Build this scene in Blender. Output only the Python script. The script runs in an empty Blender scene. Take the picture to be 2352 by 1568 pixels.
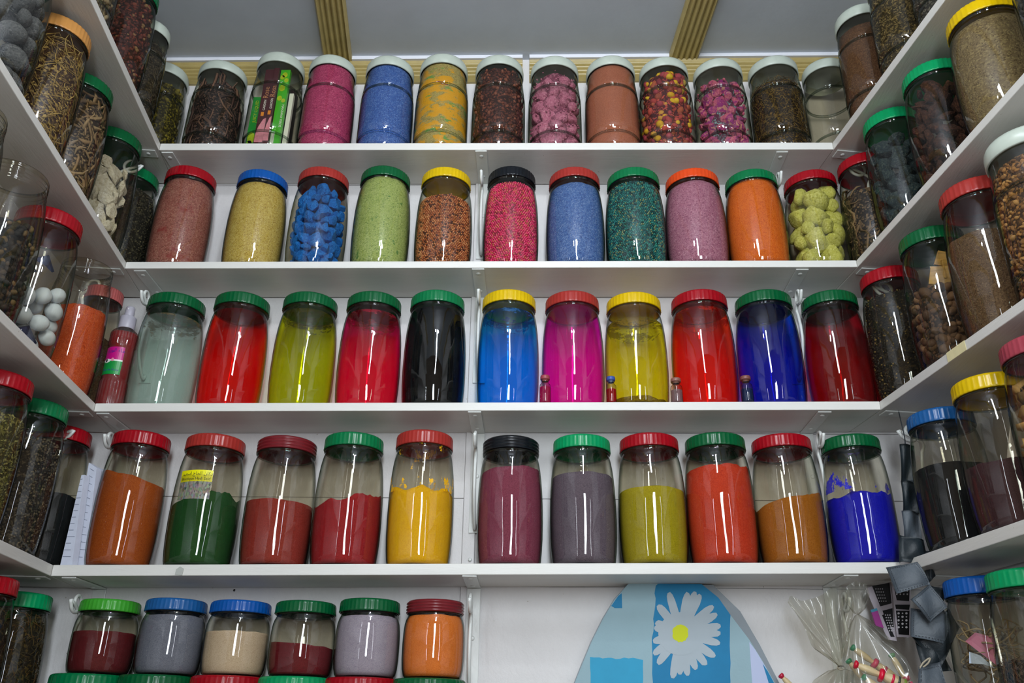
import bpy, bmesh, math, random
import numpy as np
from math import sin, cos, pi, atan2, asin, hypot, tan, sqrt
from mathutils import Vector, Matrix
random.seed(7); rng = np.random.default_rng(7)
SC = bpy.context.scene
COL = SC.collection
# ------------------------------------------------------------------ camera, sky, light, exposure
CAMZ = 1.45
FPX = 1981.0
FW = np.array([-0.02932123, 0.9046596, 0.42512502]); RI = np.array([0.99956888, 0.02588979, 0.01384802]); UP = np.array([-0.00152134, -0.42534778, 0.9050287])
CAM = np.array([0, 0, CAMZ])
cd = bpy.data.cameras.new('camera'); cam = bpy.data.objects.new('camera', cd); COL.objects.link(cam)
cd.lens = FPX / 2352 * 36; cd.sensor_width = 36; cd.clip_start = 0.02
cam.matrix_world = Matrix(((RI[0], UP[0], -FW[0], 0), (RI[1], UP[1], -FW[1], 0), (RI[2], UP[2], -FW[2], CAMZ), (0, 0, 0, 1)))
SC.camera = cam
SC.view_settings.view_transform = 'Standard'; SC.view_settings.look = 'None'; SC.view_settings.gamma = 1
SC.view_settings.use_curve_mapping = False; SC.view_settings.exposure = -0.20
SC.cycles.transparent_max_bounces = 40; SC.cycles.max_bounces = 8; SC.cycles.diffuse_bounces = 3
SC.cycles.caustics_reflective = False; SC.cycles.caustics_refractive = False
w = bpy.data.worlds.new('world'); SC.world = w; w.use_nodes = True
w.node_tree.nodes['Background'].inputs[0].default_value = (1.0, 0.72, 0.45, 1); w.node_tree.nodes['Background'].inputs[1].default_value = 0.21
def area(name, loc, target, sx, sy, power, col):
    l = bpy.data.lights.new(name, 'AREA'); l.shape = 'RECTANGLE'; l.size = sx; l.size_y = sy; l.energy = power; l.color = col
    o = bpy.data.objects.new(name, l); COL.objects.link(o); o.location = loc
    o.rotation_euler = (Vector(target) - Vector(loc)).to_track_quat('-Z', 'Y').to_euler(); return o
def bulb(name, loc, power, r, col):
    l = bpy.data.lights.new(name, 'POINT'); l.energy = power; l.shadow_soft_size = r; l.color = col
    o = bpy.data.objects.new(name, l); COL.objects.link(o); o.location = loc; return o
area('shop_front_daylight', (0.15, -1.2, 2.12), (0, 1.5, 1.95), 0.30, 1.2, 46, (0.86, 0.94, 1.0))
area('strip_lamp', (0.05, 0.18, 2.80), (0.0, 1.5, 2.05), 0.10, 0.5, 9.0, (0.86, 0.93, 1.0))
area('left_window_gap', (-1.05, -0.75, 2.0), (0, 1.5, 2.0), 0.07, 1.2, 4.5, (0.85, 0.92, 1.0)); area('right_window_gap', (1.0, -0.85, 2.0), (0, 1.5, 2.0), 0.07, 1.2, 4.5, (0.85, 0.92, 1.0))
bulb('ceiling_lamp', (-0.12, 0.42, 2.86), 5.5, 0.022, (0.92, 0.96, 1.0))
bulb('ceiling_lamp', (0.10, 0.42, 2.86), 5.5, 0.022, (0.92, 0.96, 1.0))

# ------------------------------------------------------------------ measuring helpers
def ray(px, py):
    return FW * FPX + RI * (px - 1176) - UP * (py - 784)
def atY(px, py, Y):
    v = ray(px, py); return CAM + v * (Y / v[1])
def atZ(px, py, Z):
    v = ray(px, py); return CAM + v * ((Z - CAMZ) / v[2])
def zat(px, py, hd):
    v = ray(px, py); return CAMZ + hd * v[2] / hypot(v[0], v[1])
def azim(px, py):
    v = ray(px, py); return atan2(v[0], v[1])
def lin(h):
    h = h.lstrip('#'); c = [int(h[i:i + 2], 16) / 255 for i in (0, 2, 4)]
    return tuple((x / 12.92 if x <= .04045 else ((x + .055) / 1.055) ** 2.4) for x in c) + (1,)

# ------------------------------------------------------------------ materials
MATS = {}
class NT:
    def __init__(s, m):
        m.use_nodes = True; s.t = m.node_tree; s.n = s.t.nodes; s.n.clear(); s.out = s.n.new('ShaderNodeOutputMaterial')
    def add(s, typ, **kw):
        n = s.n.new(typ)
        for k, v in kw.items():
            if hasattr(n, k): setattr(n, k, v)
            else: n.inputs[k.replace('_', ' ')].default_value = v
        return n
    def l(s, a, b): s.t.links.new(a, b)
def noise(t, scale, detail=4, rough=.6, stretch=None, coord='Object'):
    tc = t.add('ShaderNodeTexCoord'); mp = t.add('ShaderNodeMapping'); t.l(tc.outputs[coord], mp.inputs[0])
    if stretch: mp.inputs['Scale'].default_value = stretch
    n = t.add('ShaderNodeTexNoise'); n.inputs['Scale'].default_value = scale; n.inputs['Detail'].default_value = detail; n.inputs['Roughness'].default_value = rough
    t.l(mp.outputs[0], n.inputs[0]); return n
def ramp(t, fac, stops):
    r = t.add('ShaderNodeValToRGB'); el = r.color_ramp.elements
    while len(el) < len(stops): el.new(.5)
    for e, (p, c) in zip(el, stops): e.position = p; e.color = c
    t.l(fac, r.inputs[0]); return r
def mul(c, k): return tuple(min(1, x * k) for x in c[:3]) + (1,)
def plain(key, col, rough=.5, var=.0, vs=30, bump=0, bs=60, stretch=None, spec=.5, metallic=0, coat=0):
    if key in MATS: return MATS[key]
    m = bpy.data.materials.new(key); t = NT(m); c = lin(col) if isinstance(col, str) else col
    p = t.add('ShaderNodeBsdfPrincipled'); p.inputs['Roughness'].default_value = rough; p.inputs['Base Color'].default_value = c
    p.inputs['Specular IOR Level'].default_value = spec; p.inputs['Metallic'].default_value = metallic; p.inputs['Coat Weight'].default_value = coat
    if var:
        n = noise(t, vs, stretch=stretch); r = ramp(t, n.outputs[0], [(.3, mul(c, 1 - var)), (.7, mul(c, 1 + var))]); t.l(r.outputs[0], p.inputs['Base Color'])
    if bump:
        n = noise(t, bs, stretch=stretch); b = t.add('ShaderNodeBump'); b.inputs['Strength'].default_value = bump; b.inputs['Distance'].default_value = .002
        t.l(n.outputs[0], b.inputs['Height']); t.l(b.outputs[0], p.inputs['Normal'])
    t.l(p.outputs[0], t.out.inputs[0]); MATS[key] = m; return m
def glass(key='clear_glass', tint='#EFECE2', edge='#5A675F', dust=None, dustcol=None, zr=(0, 1), film=0.008, rough=.015):
    if key in MATS: return MATS[key]
    m = bpy.data.materials.new(key); t = NT(m)
    lw = t.add('ShaderNodeLayerWeight'); lw.inputs['Blend'].default_value = .5
    em = tuple((a * b) ** .5 for a, b in zip(lin(tint), lin(edge)))
    r = ramp(t, lw.outputs['Facing'], [(0, lin(tint)), (.52, lin(tint)), (.80, em), (.97, lin(edge))])
    tr = t.add('ShaderNodeBsdfTransparent'); t.l(r.outputs[0], tr.inputs[0])
    df = t.add('ShaderNodeBsdfDiffuse'); df.inputs[0].default_value = lin('#C9D2D0')
    n2 = noise(t, 60, 3, .6, (1, 1, .35)); fr = ramp(t, n2.outputs[0], [(.35, (film * .3,) * 3 + (1,)), (.75, (film * 1.6,) * 3 + (1,))])
    mf = t.add('ShaderNodeMixShader'); t.l(fr.outputs[0], mf.inputs[0]); t.l(tr.outputs[0], mf.inputs[1]); t.l(df.outputs[0], mf.inputs[2])
    base = mf
    if dust:
        tc = t.add('ShaderNodeTexCoord'); sx = t.add('ShaderNodeSeparateXYZ'); t.l(tc.outputs['Object'], sx.inputs[0])
        n = noise(t, dust[0], 5, .65, (1, 1, .5)); mr = t.add('ShaderNodeMapRange'); mr.inputs['From Min'].default_value = zr[0]; mr.inputs['From Max'].default_value = zr[1]; t.l(sx.outputs[2], mr.inputs[0])
        zr_ = ramp(t, mr.outputs[0], [(0, (0, 0, 0, 1)), (.04, (.22, .22, .22, 1)), (.3, (.15, .15, .15, 1)), (.7, (.08, .08, .08, 1)), (1, (.22, .22, .22, 1))]); mr = zr_
        ad = t.add('ShaderNodeMath', operation='ADD'); t.l(n.outputs[0], ad.inputs[0]); t.l(mr.outputs[0], ad.inputs[1])
        rr = ramp(t, ad.outputs[0], [(dust[1], (0, 0, 0, 1)), (dust[1] + .03, (.9, .9, .9, 1))])
        d2 = t.add('ShaderNodeBsdfDiffuse'); d2.inputs[0].default_value = lin(dustcol)
        m2 = t.add('ShaderNodeMixShader'); t.l(rr.outputs[0], m2.inputs[0]); t.l(mf.outputs[0], m2.inputs[1]); t.l(d2.outputs[0], m2.inputs[2]); base = m2
    gl = t.add('ShaderNodeBsdfGlossy'); gl.inputs['Roughness'].default_value = rough
    nb = noise(t, 22, 2, .5, (1, 1, .25)); b = t.add('ShaderNodeBump'); b.inputs['Strength'].default_value = .45; b.inputs['Distance'].default_value = .004
    t.l(nb.outputs[0], b.inputs['Height']); t.l(b.outputs[0], gl.inputs['Normal'])
    lf = t.add('ShaderNodeLayerWeight'); lf.inputs['Blend'].default_value = .5
    pw_ = t.add('ShaderNodeMath', operation='POWER'); t.l(lf.outputs['Facing'], pw_.inputs[0]); pw_.inputs[1].default_value = 5
    f = t.add('ShaderNodeMath', operation='MULTIPLY_ADD'); t.l(pw_.outputs[0], f.inputs[0]); f.inputs[1].default_value = .55; f.inputs[2].default_value = .055
    mx = t.add('ShaderNodeMixShader'); t.l(f.outputs[0], mx.inputs[0]); t.l(base.outputs[0], mx.inputs[1]); t.l(gl.outputs[0], mx.inputs[2])
    t.l(mx.outputs[0], t.out.inputs[0]); MATS[key] = m; return m
def liquid_mat(key, clear, body, turb=.35, scum=None):
    if key in MATS: return MATS[key]
    m = bpy.data.materials.new(key); t = NT(m)
    tr = t.add('ShaderNodeBsdfTransparent'); tr.inputs[0].default_value = lin(clear)
    d = t.add('ShaderNodeBsdfDiffuse'); d.inputs[0].default_value = lin(body); tl = t.add('ShaderNodeBsdfTranslucent'); tl.inputs[0].default_value = lin(body)
    a = t.add('ShaderNodeMixShader'); a.inputs[0].default_value = .55; t.l(d.outputs[0], a.inputs[1]); t.l(tl.outputs[0], a.inputs[2])
    mx = t.add('ShaderNodeMixShader'); mx.inputs[0].default_value = turb; t.l(tr.outputs[0], mx.inputs[1]); t.l(a.outputs[0], mx.inputs[2]); last = mx
    if scum:
        n = noise(t, 26, 6, .75, (1, 1, 2.5)); tc = t.add('ShaderNodeTexCoord'); sx = t.add('ShaderNodeSeparateXYZ'); t.l(tc.outputs['Object'], sx.inputs[0])
        mr = t.add('ShaderNodeMapRange'); mr.inputs['From Min'].default_value = scum[1] - .035; mr.inputs['From Max'].default_value = scum[1]
        mr.inputs['To Min'].default_value = -.25; mr.inputs['To Max'].default_value = .06; t.l(sx.outputs[2], mr.inputs[0])
        ad = t.add('ShaderNodeMath', operation='ADD'); t.l(n.outputs[0], ad.inputs[0]); t.l(mr.outputs[0], ad.inputs[1])
        rr = ramp(t, ad.outputs[0], [(.55, (0, 0, 0, 1)), (.6, (.7, .7, .7, 1))]); sd = t.add('ShaderNodeBsdfDiffuse'); sd.inputs[0].default_value = lin(scum[0])
        m2 = t.add('ShaderNodeMixShader'); t.l(rr.outputs[0], m2.inputs[0]); t.l(mx.outputs[0], m2.inputs[1]); t.l(sd.outputs[0], m2.inputs[2]); last = m2
    t.l(last.outputs[0], t.out.inputs[0]); MATS[key] = m; return m
def grain_mat(key, cols, scale=900, bump=.6, patch=None, rough=.85):
    """cols: dark, mid, light grain colours; patch = list of (colour, lo, hi, scale) blotches"""
    if key in MATS: return MATS[key]
    m = bpy.data.materials.new(key); t = NT(m); p = t.add('ShaderNodeBsdfPrincipled'); p.inputs['Roughness'].default_value = rough; p.inputs['Specular IOR Level'].default_value = .2
    tc = t.add('ShaderNodeTexCoord'); v = t.add('ShaderNodeTexVoronoi'); v.inputs['Scale'].default_value = scale; t.l(tc.outputs['Object'], v.inputs[0])
    sp = t.add('ShaderNodeSeparateColor'); t.l(v.outputs['Color'], sp.inputs[0])
    C = [lin(c) for c in cols]
    st = [(.0, C[0]), (.25, C[1]), (.6, C[1]), (1, C[2])]
    r = ramp(t, sp.outputs[0], st); col = r.outputs[0]
    n = noise(t, 14, 4, .6); r2 = ramp(t, n.outputs[0], [(.3, (.86, .86, .86, 1)), (.7, (1.0, 1.0, 1.0, 1))])
    mm = t.add('ShaderNodeMix', data_type='RGBA', blend_type='MULTIPLY'); mm.inputs[0].default_value = 1; t.l(col, mm.inputs[6]); t.l(r2.outputs[0], mm.inputs[7]); col = mm.outputs[2]
    for (pc, lo, hi, ps, st) in (patch or []):
        n = noise(t, ps, 5, .6, st); rr = ramp(t, n.outputs[0], [(lo, (0, 0, 0, 1)), (hi, (1, 1, 1, 1))])
        mx = t.add('ShaderNodeMix', data_type='RGBA'); t.l(rr.outputs[0], mx.inputs[0]); t.l(col, mx.inputs[6]); mx.inputs[7].default_value = lin(pc); col = mx.outputs[2]
    t.l(col, p.inputs['Base Color'])
    if bump:
        b = t.add('ShaderNodeBump'); b.inputs['Strength'].default_value = bump; b.inputs['Distance'].default_value = .001; b.invert = True
        t.l(v.outputs['Distance'], b.inputs['Height']); t.l(b.outputs[0], p.inputs['Normal'])
    t.l(p.outputs[0], t.out.inputs[0]); MATS[key] = m; return m
def island_mat(key, cols, rough=.7, bump=.3, bs=300, spec=.3):
    if key in MATS: return MATS[key]
    m = bpy.data.materials.new(key); t = NT(m); p = t.add('ShaderNodeBsdfPrincipled'); p.inputs['Roughness'].default_value = rough; p.inputs['Specular IOR Level'].default_value = spec
    g = t.add('ShaderNodeNewGeometry'); st = [(i / max(1, len(cols)), lin(c)) for i, c in enumerate(cols)]
    r = ramp(t, g.outputs['Random Per Island'], st); r.color_ramp.interpolation = 'CONSTANT'
    n = noise(t, 120, 3, .6); r2 = ramp(t, n.outputs[0], [(.3, (.72, .72, .72, 1)), (.7, (1, 1, 1, 1))])
    mm = t.add('ShaderNodeMix', data_type='RGBA', blend_type='MULTIPLY'); mm.inputs[0].default_value = 1; t.l(r.outputs[0], mm.inputs[6]); t.l(r2.outputs[0], mm.inputs[7])
    t.l(mm.outputs[2], p.inputs['Base Color'])
    n = noise(t, bs); b = t.add('ShaderNodeBump'); b.inputs['Strength'].default_value = bump; b.inputs['Distance'].default_value = .001
    t.l(n.outputs[0], b.inputs['Height']); t.l(b.outputs[0], p.inputs['Normal']); t.l(p.outputs[0], t.out.inputs[0]); MATS[key] = m; return m
def paint_mat(key, col, stretch, rough=.42, bump=.35, stain='#8E8371', spec=.5):
    if key in MATS: return MATS[key]
    m = bpy.data.materials.new(key); t = NT(m); p = t.add('ShaderNodeBsdfPrincipled'); p.inputs['Specular IOR Level'].default_value = spec
    n = noise(t, 9, 5, .65, stretch); r = ramp(t, n.outputs[0], [(.3, mul(lin(col), .93)), (.6, lin(col))])
    n3 = noise(t, 170, 2, .5); r3 = ramp(t, n3.outputs[0], [(.765, (0, 0, 0, 1)), (.79, (.8, .8, .8, 1))])
    mx = t.add('ShaderNodeMix', data_type='RGBA'); t.l(r3.outputs[0], mx.inputs[0]); t.l(r.outputs[0], mx.inputs[6]); mx.inputs[7].default_value = lin(stain); t.l(mx.outputs[2], p.inputs['Base Color'])
    p.inputs['Roughness'].default_value = rough
    n2 = noise(t, 70, 6, .7, stretch); b = t.add('ShaderNodeBump'); b.inputs['Strength'].default_value = bump; b.inputs['Distance'].default_value = .0015
    t.l(n2.outputs[0], b.inputs['Height']); t.l(b.outputs[0], p.inputs['Normal']); t.l(p.outputs[0], t.out.inputs[0]); MATS[key] = m; return m

# ------------------------------------------------------------------ mesh helpers
def mesh(name, V, F, mat=None, parent=None, smooth=False, loc=(0, 0, 0), rot=None):
    me = bpy.data.meshes.new(name)
    if isinstance(V, np.ndarray) and isinstance(F, np.ndarray):
        nv, nf, k = len(V), len(F), F.shape[1]
        me.vertices.add(nv); me.vertices.foreach_set('co', V.astype(np.float32).ravel()); me.loops.add(nf * k); me.loops.foreach_set('vertex_index', F.astype(np.int32).ravel())
        me.polygons.add(nf); me.polygons.foreach_set('loop_start', np.arange(0, nf * k, k, dtype=np.int32)); me.update(calc_edges=True); me.validate()
    else:
        me.from_pydata([tuple(v) for v in V], [], [tuple(int(i) for i in f) for f in F]); me.update()
    if smooth: me.polygons.foreach_set('use_smooth', [True] * len(me.polygons))
    if mat: me.materials.append(mat)
    return link(name, me, parent, loc, rot)
def link(name, me, parent=None, loc=(0, 0, 0), rot=None):
    o = bpy.data.objects.new(name, me); COL.objects.link(o); o.location = loc
    if rot: o.rotation_euler = rot
    if parent: o.parent = parent
    return o
def tag(o, label, cat, group=None, kind=None):
    if label: o['label'] = label
    if cat: o['category'] = cat
    if group: o['group'] = group
    if kind: o['kind'] = kind
    return o
def empty(name, loc, rz=0):
    o = bpy.data.objects.new(name, None); COL.objects.link(o); o.location = loc; o.rotation_euler = (0, 0, rz); o.empty_display_size = .02; return o
def lathe(prof, n=48, flute=None, cap0=False, cap1=False):
    V = []; F = []
    for i, (r, z) in enumerate(prof):
        for j in range(n):
            a = 2 * pi * j / n; rr = r + (flute(i, j) if flute else 0); V.append((rr * cos(a), rr * sin(a), z))
    for i in range(len(prof) - 1):
        for j in range(n):
            k = (j + 1) % n; F.append((i * n + j, i * n + k, (i + 1) * n + k, (i + 1) * n + j))
    if cap0: F.append(tuple(reversed(range(n))))
    if cap1: F.append(tuple((len(prof) - 1) * n + j for j in range(n)))
    return V, F
def prism(pts, off):
    """closed solid from polygon pts (3-D) extruded by vector off"""
    n = len(pts); off = np.array(off); V = [tuple(p) for p in pts] + [tuple(np.array(p) + off) for p in pts]
    F = [tuple(reversed(range(n))), tuple(range(n, 2 * n))] + [(i, (i + 1) % n, n + (i + 1) % n, n + i) for i in range(n)]
    return V, F
def box(x0, x1, y0, y1, z0, z1):
    return prism([(x0, y0, z0), (x1, y0, z0), (x1, y1, z0), (x0, y1, z0)], (0, 0, z1 - z0))
def merge(parts):
    V = []; F = []
    for v, f in parts:
        k = len(V); V += list(v); F += [tuple(i + k for i in q) for q in f]
    return V, F
def tube(path, r, n=8, cap=True):
    P = [Vector(p) for p in path]; V = []; F = []; m = len(P); rr = r if hasattr(r, '__len__') else [r] * m
    t0 = (P[1] - P[0]).normalized(); u = t0.orthogonal().normalized()
    for i in range(m):
        t = (P[min(i + 1, m - 1)] - P[max(i - 1, 0)]).normalized(); u = (u - t * u.dot(t)).normalized(); b = t.cross(u)
        for j in range(n):
            a = 2 * pi * j / n; V.append(tuple(P[i] + (u * cos(a) + b * sin(a)) * rr[i]))
    for i in range(m - 1):
        for j in range(n):
            k = (j + 1) % n; F.append((i * n + j, i * n + k, (i + 1) * n + k, (i + 1) * n + j))
    if cap: F.append(tuple(reversed(range(n)))); F.append(tuple((m - 1) * n + j for j in range(n)))
    return V, F
def smoothpath(pts, k=6):
    P = [Vector(p) for p in pts]; out = []
    for i in range(len(P) - 1):
        a, b, c, d = P[max(i - 1, 0)], P[i], P[i + 1], P[min(i + 2, len(P) - 1)]
        for s in range(k):
            t = s / k; out.append(.5 * ((2 * b) + (c - a) * t + (2 * a - 5 * b + 4 * c - d) * t * t + (3 * b - a - 3 * c + d) * t ** 3))
    return out + [P[-1]]
def bevel(o, wd=.001, seg=2):
    m = o.modifiers.new('bevel', 'BEVEL'); m.width = wd; m.segments = seg; m.limit_method = 'ANGLE'; return o

# ------------------------------------------------------------------ the room
YF = 1.5; WY = 1.627; Z0 = CAMZ
# per level: left corner x, right corner x, z (top face), left direction angle, right angle, tilt, side slopes
LV = [(-.5489, .4189, .7853, -.1116, -.1436, -.0023, .0005, -.0139), (-.5584, .4227, .5891, -.1137, -.134, .0006, .0069, .0171),
      (-.5551, .4201, .3865, -.1098, -.1392, .0032, -.0074, -.0023), (-.5604, .4107, .1892, -.1115, -.1397, .0059, .0014, -.0103),
      (-.5604, .4107, -.0085, -.1115, -.1397, .0045, 0, 0)]
LV = [(a * 1.5, b * 1.5, c * 1.5 + Z0, d, e, f * 1.5, g, h) for a, b, c, d, e, f, g, h in LV]
THK = [.0180, .0155, .0165, .0190, .018]
SD = .126      # shelf depth
T_END = 1.45
def back_z(l, x):
    xl, xr, z, _, _, t, _, _ = LV[l]; return z + t * (2 * (x - xl) / (xr - xl) - 1)
def side(l, s):
    """corner point, direction towards the street, outward normal, z slope per metre"""
    xl, xr, z, dl, dr, t, sl, sr = LV[l]
    if s < 0: d = np.array([-tan(dl), -1, 0]); d /= np.linalg.norm(d); return np.array([xl, YF, z - t]), d, np.array([d[1], -d[0], 0]), sl
    d = np.array([-tan(dr), -1, 0]); d /= np.linalg.norm(d); return np.array([xr, YF, z + t]), d, np.array([-d[1], d[0], 0]), sr
def side_pt(l, s, t, off):
    c, d, n, sl = side(l, s); p = c + d * t + n * off; p[2] = c[2] + sl * t; return p
M_face = paint_mat('white_shelf_paint', '#DAD9D4', (.35, 3, 3), .38, .35)
M_side = paint_mat('white_side_shelf_paint', '#D2D0CA', (3, .35, 3), .36, .35)
M_wall = paint_mat('white_wall_paint', '#D8D6D6', (1.2, 1, .8), .48, .75)
M_metal = plain('white_enamel', '#D6D9D6', .3, .04, 40, .1, 120)
M_ceil = paint_mat('grey_ceiling_paint', '#B8BEC6', (1, 1, 1), .55, .25)
M_gold = plain('gold_moulding_paint', '#AC9A62', .38, .10, 30, .2, 90)
CEZ = 1.532 + Z0
SIDE_FACE = 1
lw = [side_pt(2, -1, t, SD + .003) for t in (-.35, T_END)]; rw = [side_pt(2, 1, t, SD + .003) for t in (-.35, T_END)]
def wallslab(name, a, b, n, z0, z1, th=.04, mat=M_wall):
    a = np.array([a[0], a[1], z0]); b = np.array([b[0], b[1], z0]); n = np.array(n) * th
    V, F = prism([a, b, b + n, a + n], (0, 0, z1 - z0)); return tag(mesh(name, V, F, mat), None, None, kind='structure')
# back wall: backing and separate boards either side of a centre batten
wb = tag(mesh('wall_back', *box(-1.05, .85, WY + .004, WY + .05, 0, CEZ + .05), M_wall), None, None, kind='structure')
xb0, xb1 = atY(1062, 1240, WY)[0], atY(1091, 1240, WY)[0]
zs = [0, back_z(3, 0) - .018, atY(900, 1143, WY)[2], back_z(2, 0) - .016, back_z(1, 0) - .016, back_z(0, 0) - .018, CEZ]
for i in range(6):
    for (x0, x1) in ((-1.05, xb0 - .0008), (xb1 + .0008, .85)):
        V, F = box(x0, x1, WY, WY + .004, zs[i] + .0008, zs[i + 1] - .0008); mesh('board', V, F, M_wall, wb)
tb = mesh('batten', *box(xb0, xb1, WY - .004, WY + .004, 0, CEZ), M_wall, wb); bevel(tb, .0015)
for zz in (atY(1077, 1286, WY)[2],):
    mesh('screw', *[x for x in lathe([(.0001, 0), (.003, 0), (.0035, .001), (.002, .0018), (.0001, .0016)], 12)], M_metal, wb, True, ((xb0 + xb1) / 2 + .004, WY - .0055, zz), (pi / 2, 0, 0))
cl, dl_, nl, _ = side(2, -1); cr_, dr_, nr, _ = side(2, 1)
wallslab('wall_left', lw[0], lw[1], nl, 0, CEZ + .05); wallslab('wall_right', rw[0], rw[1], nr, 0, CEZ + .05)
tag(mesh('ceiling', *box(-1.3, 1.3, -.35, WY + .05, CEZ, CEZ + .05), M_ceil), None, None, kind='structure')
tag(mesh('floor', *box(-1.5, 1.5, -1.6, WY + .05, -.05, 0), plain('floor_tile', '#6E5236', .5, .15, 12)), None, None, kind='structure')
# white bead and fluted gold cornice along the walls, fluted strips over the ceiling
def flutes(n, wd, amp=.009, base=.006, edge=.010):
    P = [(0, 0), (0, base)]; P += [(edge * .5, base + amp), (edge, base + amp * .6)]
    st = (wd - 2 * edge) / n
    for i in range(n):
        for k in range(1, 7):
            a = pi * k / 6; P.append((edge + st * (i + k / 6), base + amp * .15 + amp * .85 * sin(a)))
    P += [(wd - edge * .6, base + amp), (wd, base), (wd, 0)]; return P
def run(name, prof, a, b, u, v, mat):
    """sweep profile (along u, v) from a to b"""
    a, b, u, v = map(np.array, (a, b, u, v)); n = len(prof); V = [a + u * p[0] + v * p[1] for p in prof] + [b + u * p[0] + v * p[1] for p in prof]
    F = [(i, i + 1, n + i + 1, n + i) for i in range(n - 1)] + [tuple(reversed(range(n))), tuple(range(n, 2 * n))]
    return tag(mesh(name, V, F, mat), None, None, kind='structure')
xg0 = atY(1200, 170, WY - .01)[0]; xg1 = atY(1216, 170, WY - .01)[0]
zc = CEZ - .010
P = flutes(4, .066)
run('trim_1', P, (-1.0, WY, zc), (xg0, WY, zc), (0, 0, -1), (0, -1, 0), M_gold)
run('trim_2', P, (xg1, WY, zc), (.8, WY, zc), (0, 0, -1), (0, -1, 0), M_gold)
Mbead = plain('white_bead', '#E4E6EE', .4)
tag(mesh('trim_3', *box(-1.0, xg0, WY - .016, WY, CEZ - .010, CEZ), Mbead), None, None, kind='structure')
tag(mesh('trim_4', *box(xg1, .8, WY - .016, WY, CEZ - .010, CEZ), Mbead), None, None, kind='structure')
for k, (s, q) in enumerate(((-1, lw), (1, rw))):
    c, d, n, _ = side(2, s); a = np.array([*(q[0][:2]), zc]); b = np.array([*(q[1][:2]), zc])
    run('trim_%d' % (5 + k), P, a, b, (0, 0, -1), -n, M_gold)
    V, F = prism([a, b, b - n * .016, a - n * .016], (0, 0, .010)); tag(mesh('trim_%d' % (7 + k), V, F, Mbead), None, None, kind='structure')
for k, (p0, p1, q0, q1) in enumerate((((722, 0), (793, 0), (742, 128), (810, 160)), ((1577, 0), (1650, 0), (1536, 132), (1601, 150)))):
    a0, a1 = atZ(*p0, CEZ - .008), atZ(*p1, CEZ - .008); b0 = atZ(*q0, CEZ - .008)
    wd = a1[0] - a0[0]; dx = (b0[0] - a0[0]) / (b0[1] - a0[1]); dirv = np.array([dx, 1, 0])
    A = np.array([a0[0], a0[1], CEZ]); st = A - dirv * (a0[1] + .3); en = A + dirv * (WY - .002 - a0[1])
    run('trim_%d' % (9 + k), flutes(4, wd, .008, .010, wd * .13), st, en, (1, 0, 0), (0, 0, -1), M_gold)

# ------------------------------------------------------------------ shelves
LN = ['top', 'second', 'third', 'fourth', 'fifth']
for l in range(5):
    xl, xr, z, dl, dr, t, sl, sr = LV[l]; th = THK[l]
    x1 = xr if l < 4 else atY(1080, 1500, YF)[0]
    e = .0006; k = SD * tan(dl) if 0 else 0
    zl, zr_ = back_z(l, xl), back_z(l, x1)
    # back shelf: front edge, ends cut along the side boards
    dL, dR = side(l, -1)[1], side(l, 1)[1]
    bxl = xl + dL[0] / dL[1] * SD + e; bxr = (x1 + dR[0] / dR[1] * SD - e) if l < 4 else x1
    V, F = prism([(xl + e, YF, zl), (x1 - e, YF, zr_), (bxr, YF + SD, zr_), (bxl, YF + SD, zl)], (0, 0, -th))
    o = mesh('shelf', V, F, M_face); bevel(o, .0012)
    tag(o, ['uppermost white shelf on the back wall under the gold cornice', 'second white shelf from the top on the back wall, under grain jars',
            'white back wall shelf carrying the coloured liquid jars', 'white back wall shelf carrying the half-filled powder jars', 'lowest white back wall shelf under the stacked short jars'][l], 'shelf')
    for s in (-1, 1):
        A, B = side_pt(l, s, 0, 0), side_pt(l, s, T_END, 0); C_, D_ = side_pt(l, s, T_END, SD), side_pt(l, s, -SD * 1.0, SD); E_ = side_pt(l, s, -SD, 0)
        V, F = prism([E_, A, B, C_, D_], (0, 0, -th)); o = mesh('shelf', V, F, M_side); bevel(o, .0012)
        tag(o, '%s shelf from the ceiling on the %s side wall, white painted board' % (['first', 'second', 'third', 'fourth', 'fifth'][l], 'left' if s < 0 else 'right'), 'shelf')
# small mark on the fourth shelf's front edge, masking tape on the right third shelf's edge
p = atY(412, 1311, YF - .001); V, F = prism([(p[0] - .007, YF - .0004, p[2] - .006), (p[0] + .006, YF - .0004, p[2] - .007), (p[0] + .007, YF - .0004, p[2] + .004), (p[0], YF - .0004, p[2] + .008), (p[0] - .006, YF - .0004, p[2] + .003)], (0, -.0008, 0))
tag(mesh('paint_blob', V, F, plain('old_paint', '#A9ABA6', .6)), 'grey paint blob on the front edge of the fourth back shelf', 'blob')
p = [side_pt(2, 1, t, -.0004) for t in (.60, .665)]
sw = []
for (px, py) in ((2178, 830), (2220, 800)):
    a = azim(px, py); best = min((abs(atan2(*side_pt(2, 1, t, 0)[:2]) - a), t) for t in np.linspace(.05, 1.3, 600)); sw.append(best[1])
c, d, n, sl = side(2, 1); A = side_pt(2, 1, sw[0], -.0005); B = side_pt(2, 1, sw[1], -.0005)
V, F = prism([A, B, B - np.array([0, 0, THK[2]]), A - np.array([0, 0, THK[2]])], -n * .0006)
tag(mesh('masking_tape', V, F, plain('masking_tape', '#D9CFA0', .6, .06, 60)), 'yellowed strip of tape on the edge of the right third shelf', 'tape')

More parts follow.
